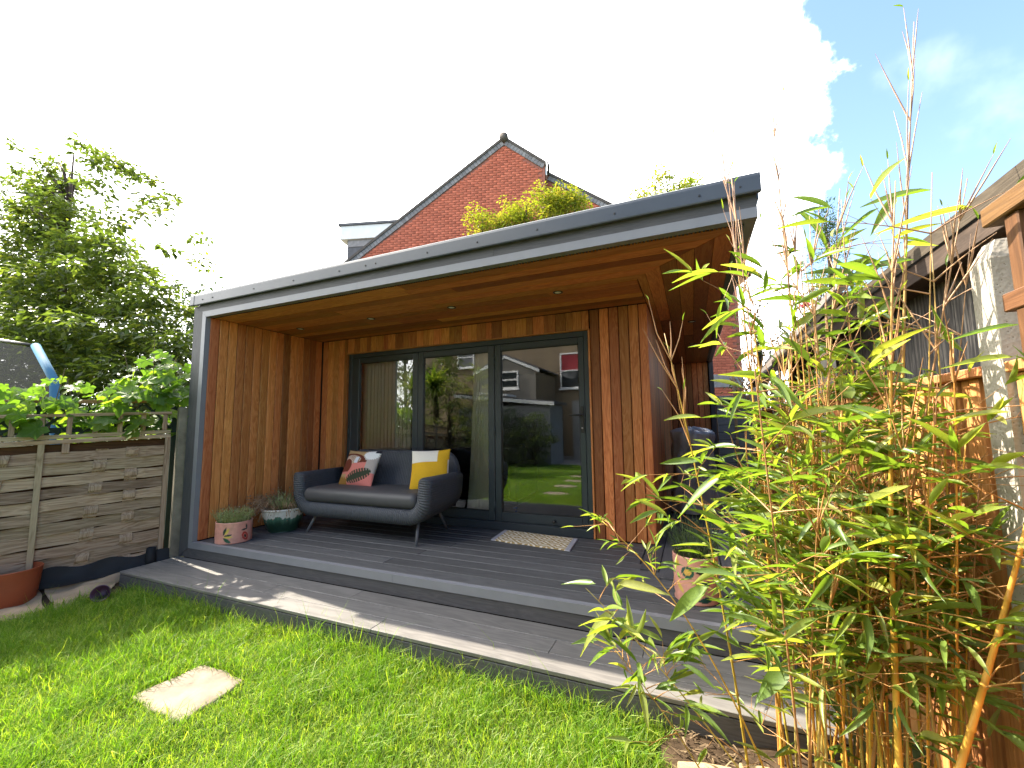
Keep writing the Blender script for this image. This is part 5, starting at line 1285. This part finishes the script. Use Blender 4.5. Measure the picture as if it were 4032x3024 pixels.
sc_ = thing('trellis_screen', 'dark brown timber trellis frame above the fence at the top right', 'trellis', (5.70, -1.9, 1.3))
box('top_rail', M['oak'], sc_, 5.705, 5.760, -2.8, -1.13, 1.672, 1.727, 0.004); box('rail', M['oak'], sc_, 5.712, 5.756, -2.8, -1.16, 1.42, 1.47, 0.003)
for y in (-1.245, -1.60, -1.95, -2.3): box('upright', M['oakZ'], sc_, 5.718, 5.750, y, y + 0.05, 1.297, 1.671, 0.003)
# tarred shed with a brown eave
sh = thing('tarred_shed', 'black tarred timber shed with a brown roof edge over the right fence', 'shed', (7.2, 1.2, G))
y = -1.6
while y < 3.9:
    box('wall_board', M['tar'], sh, 6.15, 6.168, y, y + 0.146, -0.3, 1.90, 0.003); y += 0.15
box('wall_core', M['dark'], sh, 6.17, 8.6, -1.6, 3.9, -0.3, 1.88, 0.002)
def roof_prism(name, mat, parent, x0, z0, x1, z1, th, y0, y1):
    V = [(x0, y, z) for y in (y0, y1) for z in (z0, z0 + th)] + [(x1, y, z) for y in (y0, y1) for z in (z1, z1 + th)]
    F = [(0, 1, 3, 2), (4, 6, 7, 5), (0, 2, 6, 4), (1, 5, 7, 3), (0, 4, 5, 1), (2, 3, 7, 6)]
    c = np.mean(V, axis=0); return meshobj(name, mk(name, np.array(V) - c, F, mat), parent, tuple(c))
roof_prism('roof', M['eave'], sh, 5.985, 1.925, 8.8, 2.70, 0.075, -1.75, 4.05)
box('eave_board', M['eave'], sh, 5.996, 6.02, -1.74, 4.04, 1.83, 1.922, 0.003)
box('eave_soffit', M['eave'], sh, 6.022, 6.149, -1.74, 4.04, 1.845, 1.862, 0.002)
# open lean-to with rafters farther back
ls = thing('lean_to', 'open lean-to with bare rafters beyond the tarred shed', 'shed', (6.5, 5.3, G))
for k in range(9):
    y = 4.25 + k * 0.26; roof_prism('rafter', M['weath'], ls, 5.97, 1.74, 7.0, 3.02, 0.09, y, y + 0.05)
roof_prism('roof', M['tile'], ls, 5.93, 1.835, 7.1, 3.25, 0.03, 4.15, 6.5)
box('back_wall', M['dark'], ls, 6.9, 7.0, 4.2, 6.4, -0.3, 2.9, 0.003)
for y in (4.25, 5.3, 6.3): box('post', M['weathZ'], ls, 5.99, 6.06, y, y + 0.07, -0.3, 1.80, 0.003)
# grey boarded shed and a lattice at the end of the passage
gs = thing('boarded_shed', 'small shed of pale grey horizontal boards at the end of the side passage', 'shed', (5.75, 6.9, G))
z = -0.25
while z < 1.55:
    box('board', M['greyboard'], gs, 5.40, 6.06, 6.85, 6.87, z, z + 0.142, 0.004); z += 0.15
box('shed_core', M['dark'], gs, 5.40, 6.06, 6.872, 7.6, -0.3, 1.56, 0.002)
box('shed_roof', M['slate'], gs, 5.34, 6.12, 6.80, 7.7, 1.575, 1.62, 0.004)
lt = thing('lattice_panel', 'weathered timber lattice above the grey boarded shed', 'trellis', (6.1, 6.7, G))
for k in range(9): boxc('lattice_strip', M['tanrail'], lt, (5.80 + k * 0.075, 6.70, 1.78), (0.020, 0.010, 0.60), 0.001, (0, 0.5, 0))
for k in range(9): boxc('lattice_strip', M['tanrail'], lt, (5.80 + k * 0.075, 6.714, 1.78), (0.020, 0.010, 0.60), 0.001, (0, -0.5, 0))
for x in (5.72, 6.52): boxc('lattice_post', M['weathZ'], lt, (x, 6.70, 0.95), (0.05, 0.05, 2.4), 0.003)
tree('conifer', 'narrow dark conifer beyond the sheds on the right', (8.15, 9.2), [(0.5, 1.0), (2.5, 0.95), (4.0, 0.6), (5.2, 0.3), (6.3, 0.04)], 160, 50, 0.10, M['darkleaf'], 0.28, 0.10, 12, flat=1.0, droop=-0.4, aspect=0.25)
tree('garden_shrub', 'loose small-leaved shrub beyond the lean-to roof', (6.35, 7.5), [(1.4, 0.5), (2.6, 0.75), (3.4, 0.45), (3.9, 0.1)], 46, 16, 0.085, M['darkleaf'], 0.36, 0.05, 13, cat='shrub')
tree('climbing_shrub', 'ivy and flowering climber on the lean-to roof edge', (7.05, 5.6), [(2.6, 0.3), (3.1, 0.35), (3.7, 0.08)], 26, 24, 0.07, M['treeleaf'], 0.20, 0.03, 14, cat='climber')
fl = MB()
for k in range(34):
    d = unit(1)[0]; d[2] = abs(d[2]); c0 = np.array([6.72, 5.3, 3.02]); fl.tube([c0, c0 + d * 0.11], [0.012, 0.006], 5)
tag(fl.build('flower_head', M['flower'], None, (6.72, 5.3, 3.02), True), 'single pink flower head showing above the lean-to roof', 'flower')

# ------------------------------------------------------------------ stepping stones and lawn
SL = [np.array([(2.055, -1.315), (2.30, -1.335), (2.525, -1.330), (2.515, -1.16), (2.490, -0.985), (2.29, -0.965), (2.095, -0.970), (2.07, -1.15)])]
for (cx, cy) in ((2.20, -2.75), (2.10, -3.85), (2.05, -4.80), (1.95, -5.80)):
    SL.append(np.array([(cx + 0.31 * math.cos(a) * (1 + 0.08 * math.sin(3 * a + cx * 9)), cy + 0.22 * math.sin(a) * (1 + 0.08 * math.cos(2 * a))) for a in np.linspace(0, 2 * math.pi, 9)[:-1]]))
for i, poly in enumerate(SL):
    q = poly if np.cross(poly[1] - poly[0], poly[2] - poly[1]) > 0 else poly[::-1]
    c = q.mean(0); rings = []; V = []; n0 = len(q) * 4
    dens = np.array([q[k] + (q[(k + 1) % len(q)] - q[k]) * f / 4 for k in range(len(q)) for f in range(4)])
    for f, z in ((1.0, -0.03), (1.0, 0.010), (0.97, 0.016), (0.6, 0.018), (0.25, 0.019)):
        V += [(*((dens[k] - c) * f * (1 + 0.02 * math.sin(k * 2.3 + i))), z + 0.0035 * math.sin(k * 1.3 + f * 20)) for k in range(n0)]
    F = [(r * n0 + k, r * n0 + (k + 1) % n0, (r + 1) * n0 + (k + 1) % n0, (r + 1) * n0 + k) for r in range(4) for k in range(n0)] + [tuple(range(4 * n0, 5 * n0))]
    tag(meshobj('stepping_stone', mk('stepping_stone', V, F, M['slab'], True), None, (c[0], c[1], G - 0.005)), ['pale sandstone stepping stone set in the lawn near the deck step', 'pale stepping stone second from the deck, mirrored in the door', 'pale stepping stone third from the deck, mirrored in the door', 'pale stepping stone fourth from the deck, mirrored in the door', 'pale stepping stone nearest the house, mirrored in the door'][i], 'stepping stone', 'stepping stones across the lawn')
def inside(P, poly):
    x, y = P[:, 0], P[:, 1]; r = np.zeros(len(P), bool); j = len(poly) - 1
    for i in range(len(poly)):
        xi_, yi_ = poly[i]; xj, yj = poly[j]
        r ^= ((yi_ > y) != (yj > y)) & (x < (xj - xi_) * (y - yi_) / (yj - yi_ + 1e-12) + xi_); j = i
    return r
def lawn_points(n, x0, x1, y0, y1):
    P = np.stack([rng.uniform(x0, x1, n), rng.uniform(y0, y1, n)], 1)
    v = (P - FP0) @ FN; ok = v > 0.47 + 0.05 * np.sin(P[:, 1] * 11)
    ok &= ~((P[:, 0] > 4.74 + 0.06 * np.sin(P[:, 1] * 23) + 0.18 * np.clip(-(P[:, 1] + 0.9), 0, 1)))
    for q in SL: ok &= ~inside(P, (q - q.mean(0)) * 0.95 + q.mean(0))
    return P[ok]
def patchy(P):  # slow variation of height and tone
    x, y = P[:, 0], P[:, 1]
    return 0.5 + 0.25 * np.sin(3.1 * x + 1.3 * np.sin(2.2 * y)) * np.cos(4.3 * y + x) + 0.25 * np.sin(9.7 * x + 2.0) * np.sin(8.3 * y + 1.1)
P2 = lawn_points(185000, -0.35, 4.95, -2.3, -0.485)
n = len(P2); pt = patchy(P2)
edge = np.clip(1 - (-0.485 - P2[:, 1]) / 0.10, 0, 1)
az = rng.random(n) * 2 * math.pi; lean = rng.uniform(0.1, 1.9, n)
Dv = np.stack([np.cos(az) * lean, np.sin(az) * lean, np.ones(n)], 1)
ln = (0.030 + 0.085 * rng.random(n) ** 1.4) * (0.35 + 1.25 * pt) * (1 + 1.5 * edge * rng.random(n)); tall = rng.random(n) < 0.030; ln[tall] *= 2.0
xg, yg, zg = frames(Dv, unit(n) * 0.5 + np.array([0, 0, 1.0]))
R_ = RM(xg, yg, zg, ln, rng.uniform(0.0022, 0.0046, n), ln * 3.4)
rn = np.clip(0.15 + 0.5 * pt + rng.normal(size=n) * 0.22, 0, 0.99); rn = np.where(rng.random(n) < 0.09, 0.985, rn)
g = meshobj('lawn_grass', scatter('lawn_grass', BLADEV, BLADEF, R_, np.c_[P2, np.full(n, G - 0.014)], M['grass'], rn)); tag(g, 'long bright green grass of the front lawn', 'grass', kind='stuff')
P2 = lawn_points(90000, -2.4, 4.9, -9.0, -2.3); n = len(P2); pt = patchy(P2)
az = rng.random(n) * 2 * math.pi; Dv = np.stack([np.cos(az) * 0.6, np.sin(az) * 0.6, np.ones(n)], 1); ln = rng.uniform(0.04, 0.075, n)
xg, yg, zg = frames(Dv); R_ = RM(xg, yg, zg, ln, rng.uniform(0.007, 0.013, n), ln)
g = meshobj('lawn_grass', scatter('lawn_grass', BLADEV, BLADEF, R_, np.c_[P2, np.full(n, G - 0.014)], M['grass'], np.clip(0.15 + 0.5 * pt + rng.normal(size=n) * 0.2, 0, 0.99))); tag(g, 'green grass of the far lawn towards the house', 'grass', kind='stuff')

# ------------------------------------------------------------------ bamboo
bam = thing('bamboo', 'tall clump of bamboo with golden canes and narrow green leaves', 'bamboo', (5.35, -0.85, G))
BO = (5.35, -0.85, G)
def bleaf(seed):
    r_ = random.Random(seed); V, F = [], []; nseg = 7; bend = r_.uniform(0.05, 0.28); tw = r_.uniform(-0.25, 0.25)
    for i in range(nseg + 1):
        t = i / nseg; w = 0.5 * (math.sin(math.pi * min(1, t * 1.02 + 0.02) ** 0.72)) ** 0.8 if 0 < t < 1 else 0.02
        z = -bend * t * t; dz = 0.16 * w; V += [(t, w, z + dz + tw * t * w), (t, 0, z - 0.01), (t, -w, z + dz - tw * t * w)]
    for i in range(nseg):
        a = i * 3; F += [(a, a + 1, a + 4), (a, a + 4, a + 3), (a + 1, a + 2, a + 5), (a + 1, a + 5, a + 4)]
    return np.array(V), np.array(F)
BLF = [bleaf(k) for k in range(5)]
# widths: template y is +-0.5 of leaf width, x is leaf length, z in leaf lengths (flattened by width below)
leafs = []     # (pos, dir, up, length, width)
twigs = MB()
def bpath(base, tip, sag, n=14, wob=0.012, rr=None):
    b, t = np.array(base, float), np.array(tip, float); mid = (b + t) / 2 + np.array(sag, float); out = []
    for i in range(n):
        u = i / (n - 1); p = (1 - u) ** 2 * b + 2 * u * (1 - u) * mid + u * u * t; out.append(p)
    return np.array(out)
def leaf_fan(p, d, r_, n, lmin, lmax):
    d = np.array(d, float); d /= np.linalg.norm(d) + 1e-9
    for k in range(n):
        a = r_.uniform(-1.0, 1.0); side = np.cross(d, [0, 0, 1.0]); side /= np.linalg.norm(side) + 1e-9
        dd = d * math.cos(a) + side * math.sin(a) + np.array([r_.gauss(0, .2), r_.gauss(0, .2), r_.uniform(-0.40, 0.22)])
        up = np.array([r_.gauss(0, .45), r_.gauss(0, .45), 1.0]); ln = r_.uniform(lmin, lmax)
        leafs.append((p + d * 0.01 * k, dd, up, ln, ln * r_.uniform(0.10, 0.165)))
def branch(p, d, ln, r_, dens, lmin, lmax, rad):
    d = np.array(d, float); d /= np.linalg.norm(d); q = p + d * ln * 0.55 + np.array([0, 0, 0.02]); e_ = p + d * ln + np.array([0, 0, -0.10 * ln])
    path = bpath(p, e_, (0, 0, 0.06 * ln), 6); twigs.tube(path, np.linspace(rad, 0.0007, 6), 5, False)
    for i in range(2, 6):
        if r_.random() < dens:
            dv = d + np.array([r_.gauss(0, .6), r_.gauss(0, .6), r_.gauss(0, .45)]); sl = r_.uniform(0.04, 0.13); dv /= np.linalg.norm(dv)
            twigs.tube([path[i], path[i] + dv * sl], [0.0011, 0.0006], 4, False); leaf_fan(path[i] + dv * sl, dv, r_, r_.choice((1, 2, 2, 3)), lmin, lmax)
    if dens > 0.05: leaf_fan(path[-1], d, r_, 2, lmin, lmax)
def cane(base, tip, rad, sag, r_, leafy0=0.22, leafy1=0.62, dens=0.6, lmin=0.06, lmax=0.15, bare=True, blen=(0.12, 0.34), n=16):
    path = bpath(base, tip, sag, n); L_ = np.linalg.norm(tip - np.asarray(base)); o = np.array([base[0], base[1], G])
    mb = MB(); rads = np.linspace(rad, max(0.0014, rad * 0.14), n)
    # swollen nodes
    P_, R2 = [], []
    for i in range(n - 1):
        P_ += [path[i], path[i] + (path[i + 1] - path[i]) * 0.035, path[i] + (path[i + 1] - path[i]) * 0.10]; R2 += [rads[i] * 0.96, rads[i] * 1.28, rads[i] * 0.98]
    P_.append(path[-1]); R2.append(rads[-1]); mb.tube(P_, R2, 8)
    mb.build('cane', M['cane'], bam, tuple(o), True)
    for i in range(1, n - 1):
        u = i / (n - 1); 
        if u > leafy1 and bare:      # upright bare twigs near the tip
            for _ in range(3):
                d = (path[-1] - path[i]) / np.linalg.norm(path[-1] - path[i]) + np.array([r_.gauss(0, .20), r_.gauss(0, .20), r_.gauss(0, .06)]); l2 = r_.uniform(0.14, 0.50) * (1.25 - u * 0.7)
                st_ = path[i]; e2 = st_ + d / np.linalg.norm(d) * l2; twigs.tube([st_, (st_ + e2) / 2 + np.array([r_.gauss(0, .006)] * 3), e2], [0.0030, 0.0023, 0.0006], 5, False)
                if r_.random() < 0.45: leafs.append((e2, d + np.array([r_.gauss(0, .5), r_.gauss(0, .5), 0]), np.array([0, 0, 1.0]), r_.uniform(0.03, 0.06), 0.006))
            continue
        if u >= leafy0 and (path[i][2] > 0.30 or not bare or r_.random() < 0.35):
            for _ in range(2):
                if r_.random() < 0.85:
                    a = r_.uniform(0, 2 * math.pi); branch(path[i], (math.cos(a), math.sin(a), r_.uniform(0.15, 0.9)), r_.uniform(*blen), r_, dens, lmin, lmax, 0.0028)
        elif r_.random() < 0.16:
            a = r_.uniform(0, 2 * math.pi); branch(path[i], (math.cos(a), math.sin(a), r_.uniform(0.1, 0.7)), r_.uniform(0.12, 0.28), r_, dens * 0.7, lmin, lmax * 0.8, 0.0022)
rb = random.Random(21)
v3 = lambda *a: np.array(a, float)
# main canes
cane(v3(5.17, -0.70, G), v3(5.102, -0.70, 2.376), 0.0075, (0.06, 0, 0), rb, 0.30, 0.58, 0.6)
cane(v3(5.38, -0.72, G), v3(5.299, -0.75, 2.524), 0.0085, (-0.03, 0, 0), rb, 0.25, 0.60, 0.65)
cane(v3(5.47, -0.80, G), v3(5.760, -0.80, 2.62), 0.0105, (-0.02, 0, 0.02), rb, 0.28, 0.62, 0.7)
cane(v3(5.30, -1.00, G), v3(5.753, -1.00, 1.887), 0.0065, (0.0, 0, 0.12), rb, 0.35, 0.70, 0.12)
cane(v3(5.33, -1.18, G), v3(5.80, -1.22, 1.35), 0.0125, (0.03, 0, -0.02), rb, 0.45, 0.95, 0.5)
cane(v3(5.40, -1.08, G), v3(5.56, -1.05, 1.90), 0.0115, (-0.05, 0, 0.0), rb, 0.40, 0.66, 0.6)
cane(v3(5.24, -0.92, G), v3(5.46, -0.90, 1.98), 0.008, (-0.04, 0, 0.0), rb, 0.30, 0.66, 0.6)
cane(v3(5.06, -0.72, G), v3(4.828, -0.80, 1.525), 0.0055, (0.05, 0, 0), rb, 0.45, 0.72, 0.45, blen=(0.10, 0.24))
# arching side shoots at the left
cane(v3(5.16, -0.86, G), v3(4.549, -0.90, 0.728), 0.0042, (0.10, 0, 0.20), rb, 0.62, 1.1, 0.5, 0.05, 0.085, False, (0.05, 0.11))
cane(v3(5.17, -0.92, G), v3(4.471, -0.90, 0.446), 0.0042, (0.06, 0, 0.05), rb, 0.60, 1.1, 0.30, 0.09, 0.17, False, (0.05, 0.12))
cane(v3(4.98, -0.88, G), v3(4.587, -0.90, 0.22), 0.0036, (0.02, 0, 0.04), rb, 0.60, 1.1, 0.30, 0.09, 0.16, False, (0.05, 0.12))
# the rest of the clump
for k in range(62):
    bx = rb.uniform(5.18, 5.60); by = rb.uniform(-1.08, -0.52); hgt = rb.uniform(1.0, 2.35) if k % 3 else rb.uniform(0.8, 1.5)
    tx = bx + (bx - 5.25) * 0.35 + rb.gauss(0, 0.09); ty = by + rb.gauss(0, 0.10)
    if tx > 5.70 and hgt < 1.9: tx = 5.70 - rb.random() * 0.1
    cane(v3(bx, by, G), v3(tx, ty, G + hgt), rb.uniform(0.0026, 0.0070), (rb.gauss(0, .03), rb.gauss(0, .03), 0), rb, 0.36, rb.uniform(0.74, 0.95), rb.uniform(0.22, 0.38), 0.065, 0.165, True, (0.08, 0.28), 13)
o = twigs.build('twigs', M['cane'], bam, BO, True, 'stuff')
# leaves: the largest in the picture stand alone, the rest are one mass
BIG = [(5.711, -0.9, 1.914, 5.545, -0.87, 1.92, 0.16), (5.596, -0.948, 1.895, 5.531, -0.948, 1.791, 0.24), (5.758, -0.996, 1.795, 5.529, -1.026, 1.76, 0.13), (5.32, -0.924, 1.912, 5.426, -0.894, 1.784, 0.2), (5.539, -0.972, 1.853, 5.42, -0.972, 1.763, 0.12), (5.372, -0.9, 1.557, 5.195, -0.93, 1.618, 0.14), (5.362, -0.948, 1.526, 5.28, -0.918, 1.471, 0.22), (5.437, -0.996, 1.619, 5.397, -0.996, 1.696, 0.42), (5.318, -0.924, 1.344, 5.235, -0.954, 1.446, 0.3), (5.614, -0.972, 1.658, 5.464, -0.942, 1.646, 0.2), (5.604, -0.9, 1.561, 5.5, -0.9, 1.46, 0.22), (5.425, -0.948, 1.56, 5.524, -0.978, 1.541, 0.18), (5.408, -0.996, 1.207, 5.392, -0.966, 1.284, 0.42), (4.6, -0.924, 0.381, 4.433, -0.924, 0.206, 0.22), (4.619, -0.972, 0.509, 4.794, -1.002, 0.505, 0.18), (4.513, -0.9, 0.468, 4.367, -0.87, 0.439, 0.2), (4.945, -0.948, 0.534, 4.813, -0.948, 0.402, 0.24), (5.177, -0.996, 0.335, 5.078, -1.026, 0.219, 0.32), (5.172, -0.924, 0.589, 4.957, -0.894, 0.545, 0.14), (5.018, -0.972, 0.946, 4.864, -0.972, 0.796, 0.22), (4.952, -0.9, 1.156, 4.832, -0.93, 1.153, 0.18), (4.935, -0.948, 0.987, 4.806, -0.918, 0.976, 0.18), (5.659, -0.996, 1.058, 5.583, -0.996, 1.173, 0.2), (5.7, -1.068, 0.997, 5.574, -1.095, 1.029, 0.16), (5.7, -1.23, 1.374, 5.586, -1.205, 1.355, 0.13), (5.7, -1.199, 1.295, 5.572, -1.199, 1.28, 0.15), (5.7, -1.002, 1.198, 5.54, -1.031, 1.216, 0.14), (5.7, -1.154, 1.152, 5.57, -1.127, 1.136, 0.15)]
for (ax_, ay_, az_, bx_, by_, bz_, w_) in BIG:
    a_, b_ = v3(ax_, ay_, az_), v3(bx_, by_, bz_); l_ = float(np.linalg.norm(b_ - a_)) * 1.12
    leafs.append((a_, b_ - a_ + v3(0, 0, 0.03 * l_), v3(rb.gauss(0.1, .25), -0.55 + rb.gauss(0, .2), 0.8), l_, l_ * w_))
    twigs.tube([a_ - (b_ - a_) * 0.5 + v3(0.02, 0.03, -0.05), a_], [0.0012, 0.0008], 4, False)
keep = []
for (p, d, up, ln, wd) in leafs:
    p = np.asarray(p); tip_ = p + np.asarray(d) / (np.linalg.norm(d) + 1e-9) * ln
    if max(p[0], tip_[0]) > 5.735 and min(p[2], tip_[2]) < 1.68: continue          # nothing through the fence
    if min(p[1], tip_[1]) < -1.62 or np.linalg.norm(p - CAM) < 0.95: continue
    if min(p[2], tip_[2]) < G + 0.01: continue
    keep.append((p, np.asarray(d, float), np.asarray(up, float), ln, wd))
keep.sort(key=lambda t: -t[3] / np.linalg.norm(t[0] - CAM))
LM = [mk('leaf', v * np.array([1, 1, 1]), f, M['bambooleaf'], True) for v, f in BLF]
for i, (p, d, up, ln, wd) in enumerate(keep[:280]):
    Rm = rot_to(d, up); lf = meshobj('leaf', LM[i % 5], bam, tuple(p), Matrix(Rm.tolist()).to_euler()); lf.scale = (ln, wd, ln * 0.8)
for k in range(5):
    sub = keep[280 + k::5]
    if not sub: continue
    x, y, z = frames(np.array([s[1] for s in sub]), np.array([s[2] for s in sub])); l_ = np.array([s[3] for s in sub]); w_ = np.array([s[4] for s in sub])
    o = meshobj('foliage', scatter('foliage', BLF[k][0], BLF[k][1], RM(x, y, z, l_, w_, l_ * 0.8), np.array([s[0] for s in sub]) - np.array(BO), M['bambooleaf'], rng.random(len(sub)) * 0.99, True), bam, BO); o['kind'] = 'stuff'
print('bamboo leaves', len(keep))
# dry litter and split logs at the foot of the bamboo
n = 1500; P = np.stack([rng.uniform(4.78, 5.7, n), rng.uniform(-1.5, -0.5, n), np.full(n, G + 0.022) + rng.random(n) * 0.025], 1)
lit = blades('leaf_litter', M['litter'], None, (5.2, -0.9, G), P, unit(n) * np.array([1, 1, 0.25]), rng.uniform(0.02, 0.06, n), rng.uniform(0.004, 0.010, n)); tag(lit, 'dry fallen bamboo leaves on the soil under the clump', 'leaf litter', kind='stuff')
for i, (x, y, ln, az, r) in enumerate(((4.90, -0.735, 0.20, 0.25, 0.040), (5.12, -0.675, 0.18, 0.1, 0.044), (5.36, -0.62, 0.22, -0.1, 0.040))):
    lb = MB(); lb.tube([(-ln / 2, 0, 0), (0, 0.004, 0), (ln / 2, 0, 0)], [r, r * 1.05, r * 0.97], 14)
    lb.V = [(v[0], v[1], max(v[2], -r * 0.5)) for v in lb.V]
    lo_ = meshobj('split_log', mk('split_log', lb.V, lb.F, M['log'], False), None, (x, y, G + r * 0.5 + 0.01), (0, 0, az))
    tag(lo_, ['pale split log on the soil, nearest the lawn edge', 'pale split log on the soil, middle of three', 'pale split log on the soil, farthest under the bamboo'][i], 'log', 'split logs edging the bamboo bed')

# ------------------------------------------------------------------ the house and garden behind the camera (mirrored in the glass)
bh = thing('terraced_house', 'stock brick house behind the camera, mirrored in the glass doors', 'house', (-1.5, -12.5, G))
YW = -10.5
box('main_wall', M['stock'], bh, -9.0, 7.0, -19.0, -13.2, -0.35, 6.6, 0.01)
roof_prism('roof', M['slate'], bh, -9.2, 6.6, -1.0, 9.2, 0.15, -19.2, -13.0); roof_prism('roof', M['slate'], bh, -1.0, 9.2, 7.2, 6.6, 0.15, -19.2, -13.0)
box('wing_wall', M['stock'], bh, -3.85, -1.02, -13.19, YW, -0.35, 3.42, 0.01)
V = [(-3.85, y, 3.421) for y in (-13.19, YW)] + [(-1.02, y, 3.421) for y in (-13.19, YW)] + [(-2.43, y, 4.02) for y in (-13.19, YW)]
meshobj('gable', mk('gable', V, [(1, 3, 5), (0, 4, 2), (0, 1, 5, 4), (2, 4, 5, 3)], M['stock']), bh, (0, 0, 0))
def verge_board(x0, z0, x1, z1): return roof_prism('verge_board', M['white'], bh, x0, z0, x1, z1, 0.13, YW - 0.01, YW + 0.06)
verge_board(-4.0, 3.36, -2.43, 4.05); verge_board(-2.43, 4.05, -0.86, 3.36)
roof_prism('wing_roof', M['slate'], bh, -4.0, 3.50, -2.43, 4.19, 0.06, -13.2, YW + 0.05); roof_prism('wing_roof', M['slate'], bh, -2.43, 4.19, -0.86, 3.50, 0.06, -13.2, YW + 0.05)
def window(x0, x1, z0, z1, y, glassmat, top=None):
    w = MB(); f = 0.07
    w.box(x0, x0 + f, y, y + 0.06, z0, z1, 0.004); w.box(x1 - f, x1, y, y + 0.06, z0, z1, 0.004); w.box(x0 + f, x1 - f, y + 0.001, y + 0.06, z0, z0 + f, 0.004); w.box(x0 + f, x1 - f, y + 0.001, y + 0.06, z1 - f, z1, 0.004); w.box(x0 + f, x1 - f, y + 0.002, y + 0.058, (z0 + z1) / 2 - 0.03, (z0 + z1) / 2 + 0.03, 0.004)
    fo = w.build('window', M['white'], bh, ((x0 + x1) / 2, y, z0))
    box('pane', glassmat, fo, x0 + f, x1 - f, y + 0.004, y + 0.02, z0 + f, (z0 + z1) / 2 - 0.03, 0.001); box('pane', top or glassmat, fo, x0 + f, x1 - f, y + 0.004, y + 0.02, (z0 + z1) / 2 + 0.03, z1 - f, 0.001)
    box('sill', M['white'], fo, x0 - 0.06, x1 + 0.06, y, y + 0.12, z0 - 0.07, z0 - 0.002, 0.004)
window(-2.72, -1.80, 2.72, 3.48, YW + 0.002, M['windowglass'])
window(-0.75, 0.22, 2.85, 4.55, -13.198, M['windowglass'], M['redblind'])
window(-6.4, -5.4, 4.2, 5.3, -13.198, M['windowglass'])
window(2.2, 3.4, 2.9, 4.5, -13.198, M['windowglass'])
# lean-to with a pale verge and a rooflight
box('lean_to_wall', M['render'], bh, -3.8, 0.10, YW + 0.001, -8.9, -0.35, 1.90, 0.01)
roof_prism('lean_to_roof', M['slate'], bh, -3.95, 2.38, 0.30, 1.93, 0.10, YW + 0.02, -8.8)
roof_prism('lean_to_fascia', M['white'], bh, -3.95, 2.30, 0.30, 1.86, 0.13, -8.795, -8.75)
roof_prism('rooflight', M['white'], bh, -3.2, 2.45, -1.8, 2.32, 0.08, -10.2, -9.2)
box('side_wall', M['render'], bh, 0.32, 3.2, -13.19, -11.2, -0.35, 2.15, 0.01)
box('back_door', M['anthracite'], bh, 1.2, 2.1, -11.198, -11.15, -0.35, 1.75, 0.01)
tag(box('patio', M['render'], None, -3.5, 4.6, -13.1, -8.95, G - 0.06, G + 0.02, 0.004), kind='structure')
# planting along the left side and a dividing panel, seen mirrored
def cordyline(label, x, y, h, n, seed):
    r_ = random.Random(seed); t = thing('cordyline', label, 'palm', (x, y, G)); org = (x, y, G)
    MB().tube([(x, y, G), (x + 0.05, y, h * 0.6), (x, y + 0.04, h)], [0.10, 0.08, 0.07], 9).build('trunk', M['bark'], t, org, True)
    P = np.tile(np.array([x, y, h]), (n, 1)) + rng.normal(size=(n, 3)) * 0.05; Dv = unit(n); Dv[:, 2] = Dv[:, 2] * 0.8 + 0.25
    blades('fronds', M['bambooleaf'], t, org, P, Dv, rng.uniform(0.5, 0.85, n), np.full(n, 0.045))
cordyline('spiky cordyline beside the left fence, mirrored in the middle door', -2.35, -5.0, 2.45, 260, 1)
cordyline('shorter spiky cordyline beside the left fence, mirrored in the left door', -3.25, -5.2, 2.3, 260, 2)
tree('side_shrub', 'rounded green shrub beside the left fence, mirrored in the glass', (-1.75, -4.9), [(-0.1, 0.5), (0.9, 0.85), (1.9, 0.75), (2.5, 0.15)], 60, 50, 0.09, M['treeleaf'], 0.30, 0.05, 31, cat='shrub')
tree('side_shrub', 'golden shrub beside the left fence, mirrored in the glass', (-1.3, -5.7), [(0.5, 0.4), (1.9, 0.6), (2.7, 0.4), (3.1, 0.05)], 40, 50, 0.07, M['limeleaf'], 0.26, 0.05, 32, cat='shrub')
tree('side_shrub', 'dark climber against the lean-to, mirrored in the right-hand door', (-1.6, -8.2), [(-0.2, 0.7), (0.9, 0.9), (1.6, 0.7), (1.9, 0.1)], 60, 50, 0.10, M['darkleaf'], 0.30, 0.05, 33, cat='shrub')
tree('side_shrub', 'broad leafy climber at the corner of the lean-to, mirrored in the right-hand door', (-0.35, -8.3), [(-0.2, 0.6), (0.8, 0.8), (1.4, 0.6), (1.7, 0.1)], 50, 50, 0.10, M['treeleaf'], 0.28, 0.05, 35, cat='shrub')
tree('garden_tree', 'leafy tree by the house, mirrored in the left-hand door', (-5.6, -7.8), [(1.0, 2.0), (2.5, 2.6), (4.5, 2.2), (6.5, 0.4)], 190, 55, 0.13, M['treeleaf'], 0.55, 0.12, 34, cat='tree')
